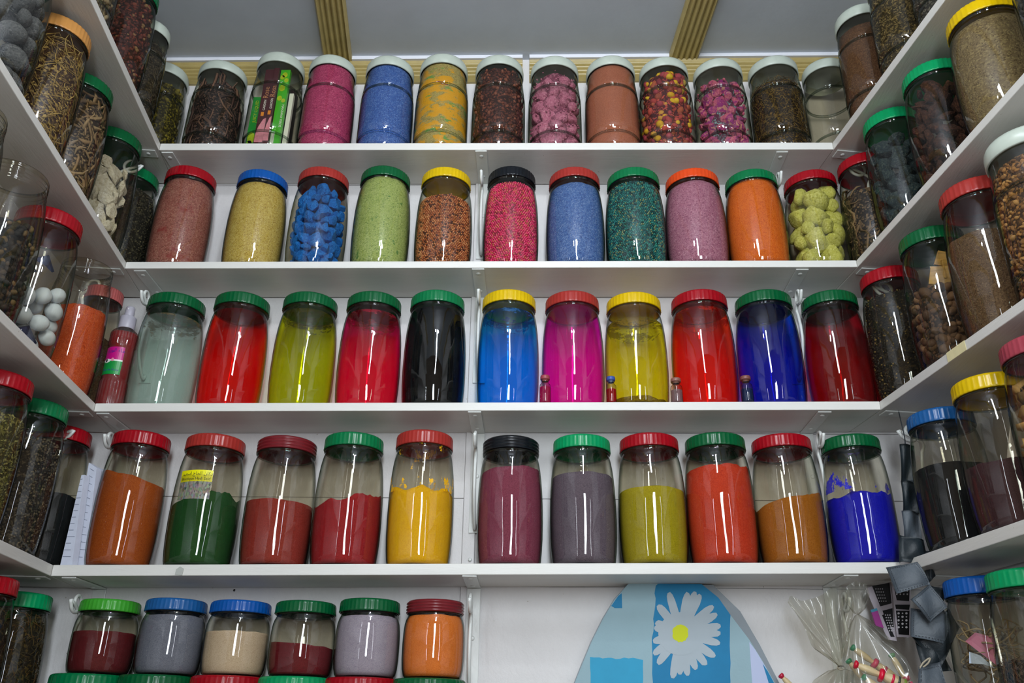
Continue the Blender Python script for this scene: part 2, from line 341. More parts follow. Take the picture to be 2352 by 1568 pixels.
# ------------------------------------------------------------------ scroll brackets
def bracket(wall_pt, d, zu, label):
    """wall_pt on the wall, d unit vector into the room, zu underside of the shelf"""
    rz = atan2(d[1], d[0]); e = empty('shelf_bracket', (wall_pt[0], wall_pt[1], zu), rz); tag(e, label, 'bracket', 'scroll brackets under the shelves')
    V, F = box(.0005, .121, -.0125, .0125, -.0028, -.0002); bevel(mesh('shelf_plate', V, F, M_metal, e), .0008)
    V, F = box(.0005, .003, -.0125, .0125, -.20, -.003); bevel(mesh('wall_plate', V, F, M_metal, e), .0008)
    cx, cz = .074, -.036; path = []
    for i in range(22):
        a = -pi * .35 + i / 21 * (2 * pi * 1.18); r = .006 + .0145 * i / 21; path.append((cx + r * cos(a), 0, cz + r * sin(a)))
    path += [(.0545, 0, -.055), (.058, 0, -.075), (.063, 0, -.098), (.064, 0, -.122), (.057, 0, -.148), (.042, 0, -.172), (.024, 0, -.19), (.012, 0, -.194), (.007, 0, -.185)]
    V, F = tube(smoothpath(path, 3), .0032, 8); mesh('scroll', V, F, M_metal, e, True)
    sc = lathe([(.0001, -.0016), (.002, -.0018), (.0042, -.0010), (.0045, 0)], 14)
    for x in (.104, .03): mesh('screw', *sc, M_metal, e, True, (x, 0, -.0028))
    mesh('screw', *sc, M_metal, e, True, (.003, 0, -.09), (0, -pi / 2, 0))
BR = [[(383, 348), (1105, 345), (1797, 345)], [(318, 628), (1098, 619), (1845, 626)], [(238, 933), (1090, 943), (1895, 942)], [(155, 1331), (1078, 1326), (1955, 1314)]]
names = ['left', 'centre', 'right']
for l in range(4):
    for j, (px, py) in enumerate(BR[l]):
        zu = back_z(l, 0) - THK[l]; x = atY(px, py, YF + .004)[0]; y = WY - (.004 if j == 1 else 0)
        zu = back_z(l, x) - THK[l]
        bracket((x, y), (0, -1), zu, 'white scroll bracket under the %s back shelf, %s' % (LN[l], ['beside its left end', 'on the centre batten', 'near its right end'][j]))
    for s in (-1, 1):
        c, d, n, sl = side(l, s); p = side_pt(l, s, -.012, SD + .0028)
        bracket(p[:2], -n[:2], p[2] - THK[l], 'white scroll bracket in the corner under the %s shelf of the %s wall' % (LN[l], 'left' if s < 0 else 'right'))

# ------------------------------------------------------------------ jars
PROF = {
 'barrel': [(.0, .80), (.004, .86), (.018, .905), (.05, .935), (.12, .965), (.22, .99), (.35, 1.0), (.50, .995), (.60, .98), (.69, .955), (.76, .925), (.81, .895), (.845, .865), (.865, .84), (.878, .83), (.888, .85), (.90, .83), (.97, .83)],
 'pet': [(.0, .86), (.006, .93), (.03, .965), (.12, .985), (.132, .94), (.15, .94), (.165, 1.0), (.40, 1.0), (.60, .995), (.63, .985), (.642, .93), (.66, .925), (.672, .96), (.75, .93), (.86, .88), (.885, .865), (.97, .865)],
 'short': [(.0, .80), (.008, .87), (.04, .925), (.12, .97), (.25, .995), (.45, 1.0), (.60, .99), (.70, .965), (.76, .925), (.80, .885), (.83, .865), (.97, .865)],
}
LIDR = {'barrel': .885, 'pet': .925, 'short': .945}; LIDH = {'barrel': .105, 'pet': .115, 'short': .165}
LIDC = {'red': '#930616', 'green': '#006A3C', 'dgreen': '#00522B', 'yellow': '#CCAA00', 'blue': '#074C98', 'black': '#0B1016', 'fred': '#982C26', 'orange': '#D24414', 'white': '#B4BDB2', 'lime': '#38942A',
        'maroon': '#6E1B22', 'tan': '#B98244', 'pink': '#A0504E', 'mgreen': '#008A52', 'pinkred': '#963A46', 'dblue': '#17528C'}
def rad(kind, f):
    P = PROF[kind]
    for (a, ra), (b, rb) in zip(P, P[1:]):
        if f <= b: return ra + (rb - ra) * (f - a) / (b - a)
    return P[-1][1]
def lid_mat(c): return plain('lid_' + c, LIDC[c], .26, .09, 25, .05, 80, spec=.38)
def make_lid(parent, kind, col, R, H, style='flute'):
    rl = LIDR[kind] * R; h = LIDH[kind] * H; z0 = H - h; rn = PROF[kind][-1][1] * R + .0012
    if style == 'thread':
        pr = [(rn, z0 + .001), (rl * .97, z0), (rl, z0 + .002)]
        for k in range(3):
            zz = z0 + .002 + (h - .006) * (k + .5) / 3; q = (h - .006) / 6; pr += [(rl, zz - q * .8), (rl * .962, zz - q * .1), (rl * .962, zz + q * .1), (rl, zz + q * .8)]
        pr += [(rl * .99, H - .003), (rl * .93, H), (rl * .88, H), (rl * .86, H - .002), (.0005, H - .002)]; n = 64; fl = None
    elif style == 'smooth':
        pr = [(rn, z0 + .002), (rl * .965, z0 + .0005), (rl, z0 + .003), (rl * 1.0, z0 + h * .55), (rl * .985, z0 + h * .8), (rl * .94, H - .001), (rl * .9, H), (.0005, H)]; n = 64; fl = None
    else:
        pr = [(rn, z0 + .002), (rl * .985, z0), (rl * 1.01, z0 + .0015), (rl, z0 + .004), (rl * .992, H - .005), (rl * .975, H - .002), (rl * .93, H), (rl * .89, H), (rl * .87, H - .002), (.0005, H - .002)]; n = 126
        fl = lambda i, j: (-.0009 if j % 3 == 0 else .0003) if 2 <= i <= 5 else 0
    V, F = lathe(pr, n, fl)
    inner = lathe([(rn, z0 + .002), (rn - .0006, H - .004), (.0005, H - .004)], n); V, F = merge([(V, F), inner])
    return mesh('lid', V, F, lid_mat(col), parent, style != 'flute' or True)
def make_glass(parent, kind, R, H, mat, open_=False, rings=True):
    pr = [(r * R, f * H) for f, r in PROF[kind]]
    P = []
    for i in range(len(pr) - 1):
        for k in range(3):
            f = k / 3; ff = PROF[kind][i][0] * (1 - f) + PROF[kind][i + 1][0] * f; P.append((rad(kind, ff) * R, ff * H))
    P.append(pr[-1])
    if open_: # screw thread rings and rounded lip, no lid
        P = [p for p in P if p[1] < .885 * H]; rn = .80 * R
        for k in range(3):
            zz = (.895 + .027 * k) * H; P += [(rn, zz), (rn + .002, zz + .002), (rn + .002, zz + .0035), (rn, zz + .005)]
        P += [(rn, .985 * H), (rn + .0012, .99 * H), (rn, H), (rn - .0025, H), (rn - .003, .97 * H)]
    base = [(.0006, .006 * H + .0015), (PROF[kind][0][1] * R * .55, .006 * H + .001), (PROF[kind][0][1] * R * .85, .0008)]
    V, F = lathe(base + P, 56); o = mesh('glass_body', V, F, mat, parent, True)
    for f in {'pet': (.134, .149, .642, .660), 'barrel': (.888,), 'short': (.83,)}[kind]:
        if open_: break
        rr = rad(kind, f) * R + (.0006 if kind == 'pet' else .0002); V, F = lathe([(rr + .0016 * cos(a), f * H + .0013 * sin(a)) for a in np.linspace(0, 2 * pi, 9)], 48); mesh('glass_ring', V, F, glass('ring_glass', tint='#CFD6D1', edge='#4A554F'), parent, True)
    return o
def core(kind, R, H, fill, shrink=.0025, top=None, n=48, z_lo=.0035, seed=0):
    """solid of revolution that fills the jar up to height fill; top(x,y) adds to the surface"""
    nz = 18; zs = [z_lo + (fill - z_lo) * i / nz for i in range(nz + 1)]; V = []; F = []
    for i, z in enumerate(zs):
        f = i / nz
        for j in range(n):
            a = 2 * pi * j / n; rr = rad(kind, z / H) * R - shrink; dz = 0
            if top: dz = top(rr * cos(a) / R, rr * sin(a) / R) * f ** 1.5
            zz = min(z + dz, .955 * H); rr = rad(kind, zz / H) * R - shrink; V.append((rr * cos(a), rr * sin(a), zz))
    for i in range(nz):
        for j in range(n):
            k = (j + 1) % n; F.append((i * n + j, i * n + k, (i + 1) * n + k, (i + 1) * n + j))
    F.append(tuple(reversed(range(n)))); b0 = nz * n; last = [b0 + j for j in range(n)]
    for ring in (.75, .5, .25):
        st = len(V)
        for j in range(n):
            a = 2 * pi * j / n; rr = (rad(kind, fill / H) * R - shrink) * ring; V.append((rr * cos(a), rr * sin(a), min(fill + (top(rr * cos(a) / R, rr * sin(a) / R) if top else 0), .955 * H)))
        for j in range(n):
            k = (j + 1) % n; F.append((last[j], last[k], st + k, st + j))
        last = [st + j for j in range(n)]
    F.append(tuple(last)); return V, F
def wavy(slope, amp, seed, mound=0):
    r = random.Random(seed); W = [(r.uniform(2, 9), r.uniform(2, 9), r.uniform(0, 6)) for _ in range(5)] + [(r.uniform(14, 26), r.uniform(14, 26), r.uniform(0, 6)) for _ in range(4)]
    def f(x, y):
        s = sum(sin(a * x + b * y + c) * (1 if i < 5 else .35) for i, (a, b, c) in enumerate(W)) / 5
        return slope * x + amp * s + mound * (1 - (x * x + y * y))
    return f
# --- small piece shapes
def ico(sub=0):
    bm = bmesh.new(); bmesh.ops.create_icosphere(bm, subdivisions=sub + 1 if sub else 1, radius=1)
    V = np.array([v.co[:] for v in bm.verts]); F = np.array([[v.index for v in f.verts] for f in bm.faces]); bm.free(); return V, F
ICO = ico(0); ICO2 = ico(1)
def instance_many(base, pts, scl, rotate=True):
    """numpy merge of many transformed copies"""
    V, F = base; n = len(pts); q = rng.normal(size=(n, 4)); q /= np.linalg.norm(q, axis=1)[:, None]; w_, x, y, z = q.T
    Rm = np.stack([1 - 2 * (y * y + z * z), 2 * (x * y - z * w_), 2 * (x * z + y * w_), 2 * (x * y + z * w_), 1 - 2 * (x * x + z * z), 2 * (y * z - x * w_), 2 * (x * z - y * w_), 2 * (y * z + x * w_), 1 - 2 * (x * x + y * y)], 1).reshape(n, 3, 3)
    W = V[None] * scl[:, None, :]
    if rotate: W = np.einsum('nij,nvj->nvi', Rm, W)
    W = W + pts[:, None, :]; k = len(V)
    return W.reshape(-1, 3), (F[None] + (np.arange(n) * k)[:, None, None]).reshape(-1, F.shape[1])
def wallpts(kind, R, H, fill, n, depth, inset):
    z = rng.uniform(.006, fill, n); a = rng.uniform(0, 2 * pi, n); rr = np.array([rad(kind, q / H) for q in z]) * R - inset - depth * rng.random(n) ** 1.5
    return np.stack([rr * np.cos(a), rr * np.sin(a), z], 1)
def beads(kind, R, H, fill, d, top):
    pts = []; z = .004 + d / 2; row = 0
    def lim(x, y): return fill + top(x / R, y / R)
    while z < fill + .03:
        rr = rad(kind, min(z / H, .95)) * R - .0028 - d / 2; n = int(2 * pi * rr / (d * 1.03))
        for k in range(n):
            a = 2 * pi * (k + .5 * (row % 2) + random.uniform(-.12, .12)) / n; x, y = rr * cos(a), rr * sin(a)
            if z < lim(x, y): pts.append((x, y, z + random.uniform(-.12, .12) * d))
        z += d * .88; row += 1
    g = np.arange(-R, R, d)
    for x in g:
        for y in g:
            rr = rad(kind, fill / H) * R - .004 - d
            if x * x + y * y < rr * rr: pts.append((x + random.uniform(-.3, .3) * d, y + random.uniform(-.3, .3) * d, min(lim(x, y), .95 * H)))
    return np.array(pts)
def strips(n, kind, R, H, fill, L, wd, curl, inset=.004, depth=.012, flat=.5, vertical=False):
    """many short bent sticks: 3-sided tubes of 4 rings, one island each"""
    P = wallpts(kind, R, H, fill, n, depth, inset); Vs = []; Fs = []; k = 0; tri = [(cos(2 * pi * j / 3), sin(2 * pi * j / 3)) for j in range(3)]
    for p in P:
        l = L * random.uniform(.5, 1.3); w0 = wd * random.uniform(.6, 1.3); a = atan2(p[1], p[0]); tdir = Vector((-sin(a), cos(a), 0)); zd = Vector((0, 0, 1)); ph = random.uniform(0, pi) if not vertical else random.gauss(pi / 2, .45)
        d = (tdir * cos(ph) + zd * sin(ph) + Vector((cos(a), sin(a), 0)) * random.uniform(-flat, flat) * .4).normalized(); s = d.orthogonal().normalized() * 1; b = d.cross(s)
        bend = Vector((random.uniform(-1, 1), random.uniform(-1, 1), random.uniform(-1, 1))) * curl * l
        for i in range(4):
            t = i / 3 - .5; c = Vector(p) + d * (t * l) + bend * (4 * t * t - .3); rr = w0 * (1 - .55 * abs(2 * t)); hr = hypot(c.x, c.y); mx = rad(kind, min(max(c.z / H, 0), .95)) * R - .003 - rr
            if hr > mx: c.x *= mx / hr; c.y *= mx / hr
            c.z = min(max(c.z, .004 + rr), .95 * H)
            for (u, v) in tri: Vs.append(tuple(c + s * (u * rr) + b * (v * rr)))
        for i in range(3):
            for j in range(3): q = (j + 1) % 3; Fs.append((k + i * 3 + j, k + i * 3 + q, k + i * 3 + 3 + q, k + i * 3 + 3 + j))
        k += 12
    return np.array(Vs), np.array(Fs)
ROCKS = {}
def rock_mesh(key, n, mat, ang=.75, stretch=(1, .85, .75), sub=1, noise_a=.12, smooth=False):
    if key in ROCKS: return ROCKS[key]
    out = []
    for q in range(n):
        r = random.Random(key + str(q)); bm = bmesh.new(); bmesh.ops.create_icosphere(bm, subdivisions=sub + 1, radius=1)
        pl = [(Vector((r.gauss(0, 1), r.gauss(0, 1), r.gauss(0, 1))).normalized(), r.uniform(ang - .12, ang + .15)) for _ in range(11)]
        for v in bm.verts:
            c = v.co.copy()
            for nn, dd in pl:
                e = c.dot(nn) - dd
                if e > 0: c -= nn * e
            c *= 1 + r.uniform(-noise_a, noise_a) * .6; v.co = Vector((c.x * stretch[0], c.y * stretch[1], c.z * stretch[2]))
        me = bpy.data.meshes.new('rock'); bm.to_mesh(me); bm.free(); me.materials.append(mat)
        if smooth: me.polygons.foreach_set('use_smooth', [True] * len(me.polygons))
        out.append(me)
    ROCKS[key] = out; return out
def pack(kind, R, H, fill, r0, r1, tries=2500, ov=.78, limit=60, surf=.6):
    out = []
    for t in range(tries):
        rr = r1 + (r0 - r1) * max(0, 1 - t / tries * 1.6); z = random.uniform(rr * .8 + .004, max(fill - rr * .5, rr + .005)); mx = rad(kind, min(z / H, .95)) * R - .003 - rr * .95
        if mx <= 0: continue
        q = mx * (1 if random.random() < surf else sqrt(random.random())); a = random.uniform(0, 2 * pi); p = (q * cos(a), q * sin(a), z)
        if all((p[0] - o[0]) ** 2 + (p[1] - o[1]) ** 2 + (p[2] - o[2]) ** 2 > (ov * (rr + o[3])) ** 2 for o in out): out.append((*p, rr))
        if len(out) >= limit: break
    return out

JARS = {}
def jar(key, lvl, kind, lid, cx, cy, zb, R, H, where, what, content, style=None, cat='jar', gmat=None):
    """content = function(jar dict) that builds what is inside as things of their own"""
    e = empty('glass_jar', (cx, cy, zb), random.uniform(0, .4))
    e.rotation_euler = (0, 0, 0)
    size = {'short': 'short wide', 'pet': 'ribbed', 'barrel': 'tall'}[kind]
    lidname = {'fred': 'faded red', 'dgreen': 'green', 'mgreen': 'green', 'lime': 'lime green', 'maroon': 'ridged dark red', 'tan': 'orange-tan', 'pink': 'dusty pink', 'pinkred': 'dull pink-red', 'dblue': 'blue', 'black': 'ridged black' if style == 'thread' else 'black'}.get(lid, lid)
    lb = ('open %s glass jar without lid, with %s, %s' % (size, what, where)) if not lid else ('%s glass jar, %s lid, with %s, %s' % (size, lidname, what, where))
    tag(e, lb, cat, 'glass jars on the shelves')
    make_glass(e, kind, R, H, gmat or glass(), open_=not lid)
    if lid: make_lid(e, kind, lid, R, H, style or ('smooth' if kind == 'pet' else 'flute'))
    J = dict(e=e, kind=kind, R=R, H=H, x=cx, y=cy, z=zb, what=what, where=where, lid=lidname if lid else 'lidless', key=key); JARS[key] = J
    if content: content(J)
    return J
def put(J, name, V, F, mat, label, cat, kind='stuff', smooth=True):
    o = mesh(name, V, F, mat, None, smooth, (J['x'], J['y'], J['z'])); return tag(o, label, cat, None, kind)
def lab(J, s=None):
    a = s or J['what']; return '%s inside the jar, %s' % (a, J['where'])
# --- content builders (fill given as z above jar base or as pixel y -> converted by the caller)
def powder(cols, fill, slope=0, amp=.003, seed=1, scale=1400, bump=.25, patch=None, mound=0, cat='powder', name='powder'):
    def f(J):
        V, F = core(J['kind'], J['R'], J['H'], fill(J), top=wavy(slope, amp, seed, mound), n=72)
        put(J, name, V, F, grain_mat('mat_' + J['key'], cols, scale, bump, patch), lab(J), cat)
    return f
def grain(cols, fill, scale=520, **k): return powder(cols, fill, scale=scale, bump=.9, cat='grains', name='grains', **k)
def liquid(clear, body, fill, turb=.35, scum=None, sediment=None):
    def f(J):
        z = fill(J); V, F = core(J['kind'], J['R'], J['H'], z, n=56)
        put(J, 'liquid', V, F, liquid_mat('mat_' + J['key'], clear, body, turb, (scum, z) if scum else None), lab(J), 'liquid')
        if sediment:
            V, F = core(J['kind'], J['R'], J['H'], .012, top=wavy(0, .004, 3, .008), shrink=.0032, z_lo=.004); put(J, 'sediment', V, F, grain_mat('mat_sed', [sediment, sediment, '#8A7A1C'], 500), 'brown sediment at the bottom of the %s jar, %s' % (J['what'], J['where']), 'sediment')
    return f
def bits(shape, n, size, cols, fill, corecol=None, cs=0, top=None, depth=.012, name='pieces', cat='pieces', asp=(1, .8, .7), rough=.7, curl=.3, vertical=False):
    def f(J):
        z = fill(J); m = island_mat('mat_' + J['key'], cols, rough)
        tp = top or wavy(0, .004, len(J['key']))
        if shape == 'bead':
            P = beads(J['kind'], J['R'], J['H'], z, size, tp); V, F = instance_many(ICO, P, np.full((len(P), 3), size * .49))
        elif shape == 'stick':
            V, F = strips(n, J['kind'], J['R'], J['H'], z, size, size * asp[1], curl, depth=depth, vertical=vertical)
        else:
            base = ICO if shape == 'nug' else ICO2
            P = wallpts(J['kind'], J['R'], J['H'], z, n, depth, .003 + size * .5); s = np.outer(rng.uniform(.6, 1.25, n), np.array(asp)) * size * .5
            V, F = instance_many(base, P, s * rng.uniform(.85, 1.15, (n, 3)))
        o = put(J, name, V, F, m, lab(J), cat, smooth=shape in ('bead', 'lump'))
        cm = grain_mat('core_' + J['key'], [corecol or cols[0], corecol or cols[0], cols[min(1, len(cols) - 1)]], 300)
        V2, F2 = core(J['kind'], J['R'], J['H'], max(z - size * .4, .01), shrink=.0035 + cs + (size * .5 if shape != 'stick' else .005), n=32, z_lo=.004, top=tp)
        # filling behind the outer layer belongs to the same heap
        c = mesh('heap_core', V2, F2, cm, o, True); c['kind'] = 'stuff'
    return f
def rocks(label, cols, fill, r0, r1, mkey, ang=.72, stretch=(1, .85, .75), limit=60, name='rock', cat='rock', group=None, ov=.78, sub=1, smooth=False, mat=None, noise_a=.12, surf=.6, flatrot=None, tries=2500, patch=None):
    def f(J):
        m = mat or grain_mat('mat_' + J['key'], cols, 9, .7, rough=.9, patch=patch); ms = rock_mesh(mkey, 5, m, ang, stretch, sub, noise_a, smooth)
        for (x, y, z, r) in pack(J['kind'], J['R'], J['H'], fill(J), r0, r1, limit=limit, ov=ov, surf=surf, tries=tries):
            dd = -(x * J['x'] + y * J['y']) / hypot(J['x'], J['y'])
            if dd < -.5 * J['R']: continue
            o = bpy.data.objects.new(name, random.choice(ms)); COL.objects.link(o); o.location = (J['x'] + x, J['y'] + y, J['z'] + z); o.scale = (r, r, r)
            o.rotation_euler = (random.uniform(0, 6), random.uniform(0, 6), random.uniform(0, 6)) if flatrot is None else (pi / 2 + random.uniform(-.35, .35), random.uniform(0, 6), atan2(y, x) + pi / 2 + random.uniform(-.5, .5))
            h_ = z / J['H']; tier = 'bottom layer' if h_ < .17 else 'lower part' if h_ < .36 else 'middle' if h_ < .54 else 'upper part' if h_ < .7 else 'topmost layer'
            ca = atan2(-J['y'], -J['x']); da = (atan2(y, x) - ca + pi) % (2 * pi) - pi; sd = 'front' if abs(da) < .4 else ('left' if da < 0 else 'right')
            tag(o, '%s %s, %s, %s side' % ('larger' if r > (r0 + r1) / 2 else 'smaller', label, tier, sd), cat, group)
    return f
def many(*fs):
    def f(J):
        for g in fs: g(J)
    return f
def frac(v): return lambda J: v * J['H']
def pxfill(px, py):
    return lambda J: max(.01, zat(px, py, hypot(J['x'], J['y']) - J['R'] * .96) - J['z'])

def back_jar(key, lvl, kind, lid, L, Rr, top, where, what, content, Y=None, zb=None, **k):
    """L, Rr: pixels on the left and right outline at the belly; top: pixel of the lid's topmost point"""
    Y = Y or {0: 1.562, 1: 1.560, 2: 1.560, 3: 1.5555}.get(lvl, 1.56); a0, a1 = azim(*L), azim(*Rr); ac = (a0 + a1) / 2; x = Y * tan(ac); D = hypot(x, Y); R = D * sin((a1 - a0) / 2)
    R = min(R, .0655); zb = (back_z(lvl, x) + .0004) if zb is None else zb; H = zat(*top, D - LIDR[kind] * R * .95) - zb
    return jar(key, lvl, kind, lid, x, Y, zb, R, H, where, what, content, **k)
def side_jar(key, lvl, s, kind, lid, pt, where, what, content, R=.062, body=False, H=None, t=None, off=None, **k):
    rr = R * (1 if body else (LIDR[kind] if lid else .81)); a = azim(*pt) if pt else 0; best = None; off = off or R + .002
    if t is None:
        for tt in np.linspace(-.09, 1.3, 1400):
            p = side_pt(lvl, s, tt, off); D = hypot(p[0], p[1]); v = atan2(p[0], p[1]) - s * asin(rr / D)
            if best is None or abs(v - a) < best[0]: best = (abs(v - a), tt)
        t = best[1]
    p = side_pt(lvl, s, t, off); D = hypot(p[0], p[1])
    if H is None:
        zz = zat(*pt, sqrt(D * D - rr * rr)) - p[2]; H = zz / (1 - LIDH[kind] * .5) if lid else zz / .96
    H = min(H, .268)
    return jar(key, lvl, kind, lid, p[0], p[1], p[2] + .0004, R, H, where, what, content, **k)

W1 = 'top back shelf'; W2 = 'second back shelf'; W3 = 'third back shelf'; W4 = 'fourth back shelf'; W5 = 'under the fourth shelf'
# ---- top shelf
def incense(J):
    g1, g2, g3 = plain('green_card', '#0E8A2E', .4), plain('maroon_card', '#451420', .4), plain('apple_card', '#3FB21E', .4)
    gy, wt, pk, og, dk = plain('lime_print', '#A9C41A', .5, .2, 120), plain('white_print', '#E6E8E2', .5), plain('rose_print', '#D8889C', .5, .25, 60), plain('orange_print', '#E08A1E', .5), plain('black_card', '#1A1A1C', .5)
    zt = J['H'] * .86; R = J['R']
    # (x0, x1, distance in front of centre, height share, base material, kind)
    for (x0, x1, dy, hh, m, kd, lb) in ((-.044, -.0235, .026, .66, g1, 'juicy', 'green incense box with yellow lettering in the white-lidded jar'), (-.0225, -.0015, .036, .97, g2, 'rose', 'maroon incense box reading Rose in the white-lidded jar'),
                                    (-.0010, .0110, .041, .97, g2, 'rosa', 'maroon incense box reading Rosa beside the green apple one'), (.0125, .0345, .034, .97, g3, 'apple', 'apple green incense box reading MANZANA VERDE in jar'),
                                    (.036, .046, .021, .72, wt, 'grey', 'narrow white printed incense box at the edge of the jar'), (-.03, .035, -.012, .9, dk, '', 'dark incense boxes behind the coloured ones in the jar')):
        h = zt * hh; yb = J['y'] - dy; e = empty('incense_box', (J['x'] + (x0 + x1) / 2, yb, J['z'] + .005)); tag(e, lb, 'incense box'); w2 = (x1 - x0) / 2
        bevel(mesh('carton', *box(-w2, w2, 0, .011 if kd else .03, 0, h), m, e), .0006)
        def pr(nm, a, b, c, d, mm, q=.0004): mesh(nm, *box(a, b, -q, 0, c, d), mm, e)
        def blob(nm, cx, cz, rx, rz, mm, q=.0006): mesh(nm, *prism([(cx + rx * cos(a * pi / 8), -q, cz + rz * sin(a * pi / 8)) for a in range(16)], (0, q, 0)), mm, e)
        if kd == 'juicy': text_on(e, 'JUICY LIQUID', (.004, -.0005, h * .52), .0105, gy, rot=(pi / 2, -pi / 2, 0)); blob('printed_apple', 0, h * .24, w2 * .8, .016, gy); blob('printed_apple', -.002, h * .12, w2 * .7, .012, plain('apple2', '#7FA81C', .5, .2, 80))
        if kd in ('rose', 'rosa'):
            text_on(e, 'Rose' if kd == 'rose' else 'Rosa', (.0055, -.0005, h * .62), .017, plain('copper_print', '#B8805A', .5), rot=(pi / 2, -pi / 2, 0)); text_on(e, 'GARDEN', (.003, -.0005, h * .47), .0075, wt, rot=(pi / 2, -pi / 2, 0))
            pr('printed_badge', -.0045, .002, h * .40, h * .45, og)
            mesh('printed_rose', *prism([(-w2 * .9, -.0006, h * .08), (w2, -.0006, h * .08), (w2, -.0006, h * .38), (w2 * .3, -.0006, h * .36), (-w2 * .5, -.0006, h * .27), (-w2 * .9, -.0006, h * .17)], (0, .0006, 0)), pk, e)
        if kd == 'apple':
            text_on(e, 'MANZANA VERDE', (.004, -.0005, h * .55), .0078, wt, rot=(pi / 2, pi / 2, 0))
            for (cx, cz, rx) in ((-.004, .63, .0055), (.005, .60, .0045), (-.002, .76, .007), (.005, .86, .005), (-.005, .9, .005), (.0, .97, .006)): blob('printed_apple', cx, h * min(cz, .93), rx, rx * 1.3, gy)
            pr('printed_barcode', -.010, -.002, h * .06, h * .20, plain('barcode_print', '#B9C4B4', .5, .5, 400, stretch=(6, 1, .1)))
def text_on(parent, s, loc, size, mat, rot=(pi / 2, 0, 0), name='printed_text', ext=.0002, wrap=None, align='LEFT'):
    c = bpy.data.curves.new(name, 'FONT'); c.body = s; c.size = size; c.extrude = ext; c.resolution_u = 2; c.align_x = align; tmp = bpy.data.objects.new('tmp', c); COL.objects.link(tmp)
    me = bpy.data.meshes.new_from_object(tmp.evaluated_get(bpy.context.evaluated_depsgraph_get())); bpy.data.objects.remove(tmp); bpy.data.curves.remove(c)
    me.materials.clear(); me.materials.append(mat)
    if wrap:
        for v in me.vertices:
            a = wrap[1] + (v.co.x) / wrap[0]; rr = wrap[0] + v.co.z; v.co = Vector((rr * cos(a), rr * sin(a), v.co.y))
        rot = (0, 0, 0)
    return link(name, me, parent, loc, rot)
B = back_jar
B('twig', 0, 'pet', 'white', (424, 290), (556, 290), (512, 137), W1, 'dark twisted twigs', many(bits('stick', 100, .065, ['#5B4038', '#6E5348', '#3E2A25', '#7A5A4A', '#4A322B'], frac(.84), '#1C1311', asp=(1, .075, 1), curl=.35, depth=.020, name='twigs', cat='twigs', vertical=True)))
B('incense', 0, 'pet', 'white', (561, 290), (688, 290), (640, 116), W1, 'incense boxes', incense)
B('magenta', 0, 'pet', 'white', (686, 290), (811, 290), (756, 122), W1, 'magenta grains', grain(['#8E2050', '#B2386E', '#CC5A86'], frac(.92), patch=[('#4A1030', .68, .72, 60, None)]))
B('bluegrain1', 0, 'pet', 'white', (823, 280), (948, 280), (889, 125), W1, 'blue grains', grain(['#2C4A9E', '#3D66BE', '#6A8CD8'], frac(.92)))
B('layered', 0, 'pet', 'white', (951, 285), (1074, 285), (1015, 121), W1, 'yellow, green and pink layered grains', grain(['#8A7A48', '#A89A5A', '#BDAE74'], frac(.94), patch=[('#D9A01E', .47, .51, 17, (1, 1, 2.2)), ('#6F9A4C', .60, .63, 24, (1, 1, 2)), ('#B0567A', .64, .67, 10, (1, 1, 3))]))
B('nugget', 0, 'pet', 'white', (1083, 280), (1206, 280), (1142, 124), W1, 'reddish brown resin nuggets', bits('lump', 1500, .0085, ['#5E2F26', '#7A4232', '#4A231E', '#8E5440', '#6B382C'], frac(.88), '#2E1613', name='nuggets', cat='nuggets'))
B('pinkrock', 0, 'pet', 'white', (1213, 280), (1336, 280), (1271, 127), W1, 'dusty pink lumps', many(rocks('dusty pink lump in top shelf jar', ['#8E4A66', '#B4698A', '#CB8AA4'], frac(.80), .028, .012, 'pinkrock', .8, limit=60, name='lump', cat='lump', group='dusty pink lumps', sub=2, smooth=True, noise_a=.05, surf=.85, ov=.6, tries=5000),
   bits('nug', 260, .0055, ['#A85A7C', '#BC7492', '#8E4A66', '#C98CA2'], frac(.86), '#7A3C58', cs=.012, name='crumbs', cat='crumbs', depth=.004)))
B('terracotta', 0, 'pet', 'white', (1344, 280), (1470, 280), (1401, 126), W1, 'terracotta powder', powder(['#8A4E3C', '#A5604A', '#B87660'], frac(.90)))
B('resin', 0, 'pet', 'white', (1468, 270), (1595, 270), (1531, 128), W1, 'red and yellow resin pieces', bits('lump', 520, .016, ['#A83C3C', '#C05048', '#D8A81E', '#8E3040', '#E0B828', '#B05A3C', '#9A4A3A', '#C8943C', '#A84050'], frac(.86), '#4A1E24', name='resin_pieces', cat='resin pieces', asp=(1, .85, .8), depth=.014))
B('pinkchunk', 0, 'pet', 'white', (1595, 275), (1724, 275), (1651, 131), W1, 'pink and purple chalk chunks', many(rocks('pink and purple chunk in top shelf jar', ['#9A3066', '#BE5A7C', '#D08088'], frac(.80), .032, .014, 'pinkchunk', .62, limit=60, name='chunk', cat='chunk', group='pink and purple chunks', patch=[('#8E2A78', .50, .56, .9, None), ('#C88E84', .60, .64, 1.1, None)], surf=.85, ov=.58, tries=5000),
   bits('nug', 60, .0075, ['#8FB0A0', '#7FA8B0', '#C87A96', '#B84A80'], frac(.80), '#5A1E40', cs=.014, name='crumbs', cat='crumbs', depth=.003)))
B('moss2', 0, 'pet', 'white', (1725, 280), (1858, 280), (1779, 125), W1, 'brown dried moss', bits('stick', 2600, .014, ['#6A5028', '#806428', '#4E3A20', '#947838', '#3E2E1C'], frac(.76), '#241A10', asp=(1, .05, 1), curl=.7, name='moss', cat='moss'))
B('empty', 0, 'pet', 'white', (1852, 280), (1976, 280), (1897, 131), W1, 'nothing in it', None)
